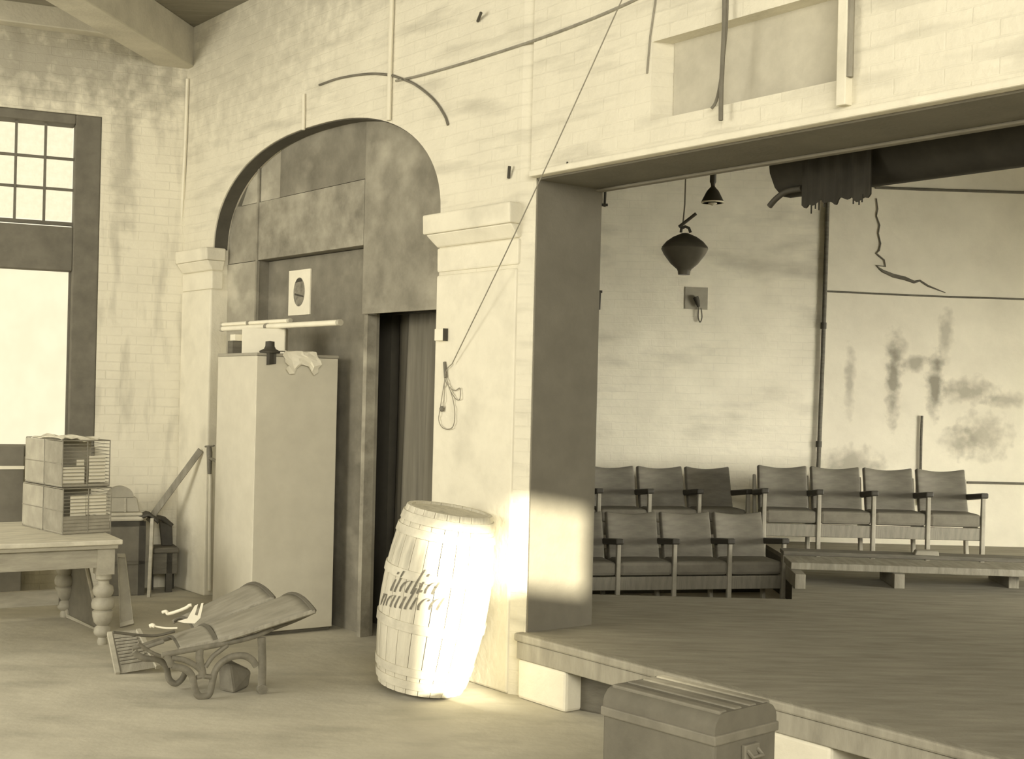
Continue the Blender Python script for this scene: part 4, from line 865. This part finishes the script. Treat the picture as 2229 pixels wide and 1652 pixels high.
# ---------------------------------------------------------------- toppled iron theatre bench on the floor
g0, g1 = fl(443, 1522), fl(570, 1510)
PBn = Plane((g0.x, g0.y), math.atan2(g1.y - g0.y, g1.x - g0.x))
bench = thing('toppled_seat_bench', 'toppled old theatre bench with cast iron ends and two curved seat shells', 'bench', loc=g0)
def bar(name, pts, d, wpx, m=iron, th=0.028, k=5):
    P3 = [PBn.wp(x, y, d) for x, y in (curve(pts, k) if len(pts) > 2 else pts)]
    kk = g0.y/F*1.55
    return build(MB().tube(P3, wpx*kk/2, 4 if len(pts) == 2 else 8, ry=th/2, up=tuple(PBn.n)), name, m, bench, world=True, smooth=50)
def iron_end(d, dx, dy, full=True):
    o = lambda pts: [(x + dx, y + dy) for x, y in pts]
    bar('iron_end', o([(352, 1426), (400, 1417), (482, 1402), (550, 1386), (594, 1367)]), d, 8)
    bar('iron_end', o([(373, 1432), (400, 1436), (424, 1448), (440, 1462)]), d, 8)
    bar('iron_end', o([(374, 1450), (403, 1457), (418, 1472), (424, 1500), (432, 1514), (444, 1516), (456, 1510), (462, 1485), (468, 1462), (480, 1444), (503, 1430), (530, 1427), (548, 1436), (558, 1450)]), d, 10)
    bar('iron_end', o([(436, 1410), (434, 1432), (440, 1462), (442, 1476)]), d, 11)
    bar('iron_end', o([(447, 1452), (462, 1430), (478, 1417), (495, 1404)]), d, 7)
    bar('iron_end', o([(360, 1424), (368, 1436), (374, 1450)]), d, 10)
    bar('iron_end', o([(428, 1474), (444, 1472), (460, 1474)]), d, 7)
    if full:
        bar('iron_end', o([(434, 1450), (426, 1446)]), d, 6)
        bar('leg', o([(569, 1388), (571, 1440), (570, 1500)]), d, 12)
        c_ = PBn.wp(570 + dx, 1500 + dy, d)
        build(MB().tube([c_ - PBn.n*0.02, c_ + PBn.n*0.02], 0.030, 14), 'foot', iron, bench, world=True, smooth=50)
iron_end(0.0, 0, 0)
# the far end
dF = 0.42
def far(pts): return pts
o2 = [(293, 1408), (330, 1400), (380, 1388)]
bar('iron_end', [(288, 1412), (320, 1402), (360, 1390), (470, 1362), (545, 1340)], dF, 7)
bar('iron_end', [(292, 1418), (300, 1426), (316, 1433), (345, 1436), (362, 1452), (368, 1478), (382, 1488), (396, 1478), (404, 1462)], dF*0.7, 9)
bar('iron_end', [(312, 1412), (332, 1404), (356, 1396)], dF*0.8, 6)
bar('tie_rod', [(300, 1400), (330, 1420), (356, 1430)], dF*0.4, 5)
shell_m = mat('bench_shell_ply', 0.25, 0.55, 0.2, 5.0, (1, 6, 1)); shell_e = mat('bench_shell_edge', 0.12, 0.6, 0.2)
def shell(c, depth, name='seat_shell', bulge=0.07):
    # c: near-left, near-right, far-right, far-left in pixels with distances
    P4 = [at(x, y, d) for (x, y), d in zip(c, depth)]
    def fn(u, v):
        p = P4[0].lerp(P4[1], u).lerp(P4[3].lerp(P4[2], u), v)
        return p + Vector((0, 0, bulge*math.sin(math.pi*v)*(0.75 + 0.25*u)))
    o_ = build(MB().grid(10, 12, fn), name, shell_m, bench, world=True, smooth=80, solid=0.014)
    for (i, j) in ((0, 1), (3, 2)):
        build(MB().tube([P4[i] - (P4[j] - P4[i])*0.02, P4[i].lerp(P4[j], 0.5), P4[j] + (P4[j] - P4[i])*0.03], 0.014, 6), 'shell_rail', wood_m, bench, world=True, smooth=50)
    ends = [fn(1.0, v/10) + (P4[1] - P4[0]).normalized()*0.012 for v in range(11)]
    build(MB().tube(ends, 0.016, 6), 'shell_lip', shell_e, bench, world=True, smooth=50)
    st = [fn(0.0, v/10) for v in range(11)]
    build(MB().tube(st, 0.010, 6), 'shell_lip', shell_e, bench, world=True, smooth=50)
yb0 = g0.y
shell([(470, 1398), (680, 1332), (600, 1310), (428, 1372)], [yb0 + 0.05, yb0 + 0.05, yb0 + 0.42, yb0 + 0.42])
shell([(425, 1374), (592, 1304), (514, 1290), (380, 1352)], [yb0 + 0.46, yb0 + 0.46, yb0 + 0.85, yb0 + 0.85])
shell([(392, 1414), (470, 1398), (420, 1374), (358, 1392)], [yb0 + 0.06, yb0 + 0.06, yb0 + 0.40, yb0 + 0.40], bulge=0.06)
bar('cross_bar', [(592, 1367), (640, 1349), (682, 1330)], 0.0, 9, wood_d)
bar('cross_bar', [(380, 1374), (330, 1384), (246, 1376)], dF*0.6, 4, wood_d, 0.03)
# bag under the bench
bgp = fl(505, 1506)
kk = bgp.y/F
lone(MB().hexa([bgp + Vector((x*kk, y, 0)) for x, y in ((-30, 0.02), (8, -0.05), (28, 0.12), (-22, 0.2))], [bgp + Vector((x*kk, y, z*kk)) for x, y, z in ((-36, 0.05, 48), (-8, 0.0, 66), (34, 0.14, 36), (-24, 0.2, 60))]), 'sack', mat('sack_dark', 0.17, 0.9, 0.2, 9.0), 'angular dark bundle lying under the toppled theatre bench', 'bundle', loc=bgp, bevel=0.02)
# white bits on the bench
wt = thing('torn_card', 'torn white card stuck upright on the toppled bench', 'card', loc=at(425, 1350, yb0 + 0.4))
pts = [(398, 1350), (418, 1348), (432, 1318), (440, 1313), (430, 1345), (438, 1330), (441, 1312), (436, 1348), (424, 1356), (404, 1356)]
build(MB().prism([at(x, y, yb0 + 0.40) for x, y in [(386, 1352), (408, 1346), (424, 1318), (431, 1315), (424, 1338), (430, 1340), (438, 1313), (443, 1312), (436, 1345), (424, 1357), (400, 1356)]], (0, 0.004, 0)), 'card', paper, wt, world=True)
lone(MB().tube([at(x, y, yb0 + 0.55) for x, y in curve([(353, 1333), (362, 1331), (366, 1336), (385, 1331), (405, 1323), (412, 1318), (417, 1317)])], [0.011]*37, 8), 'white_handle', paper, 'thin white bent handle lying behind the torn card on the bench', 'handle', loc=at(385, 1331, yb0 + 0.55), smooth=50)
lone(MB().tube([at(x, y, yb0 + 0.05) for x, y in curve([(326, 1363), (332, 1361), (338, 1363), (360, 1367), (386, 1367)])], [0.013 if i < 12 else 0.006 for i in range(25)], 8), 'spoon_handle', paper, 'small white spoon shaped piece at the left of the toppled bench', 'handle', loc=at(340, 1363, yb0 + 0.05), smooth=50)
# ridged board
r4 = [fl(255, 1468), fl(345, 1455)]
yr = r4[0].y
rbd = thing('ridged_board', 'ridged washboard leaning on the left end of the toppled bench', 'washboard', loc=r4[0])
C4 = [at(256, 1467, yr), at(344, 1452, yr + 0.05), at(300, 1372, yr + 0.30), at(238, 1378, yr + 0.28)]
build(MB().prism(C4, (0, 0.02, 0.004)), 'board', wood_m, rbd, world=True)
for i in range(1, 10):
    a = C4[0].lerp(C4[3], 0.15 + i*0.08); b = C4[1].lerp(C4[2], 0.15 + i*0.08)
    build(MB().tube([a.lerp(b, 0.14) + Vector((0, -0.008, 0.004)), a.lerp(b, 0.86) + Vector((0, -0.008, 0.004))], 0.010, 6), 'ridge', wood_m, rbd, world=True, smooth=50)
for p, q_ in ((C4[0], C4[3]), (C4[1], C4[2])):
    build(MB().tube([p, q_], 0.014, 4), 'side_rail', wood_l, rbd, world=True)
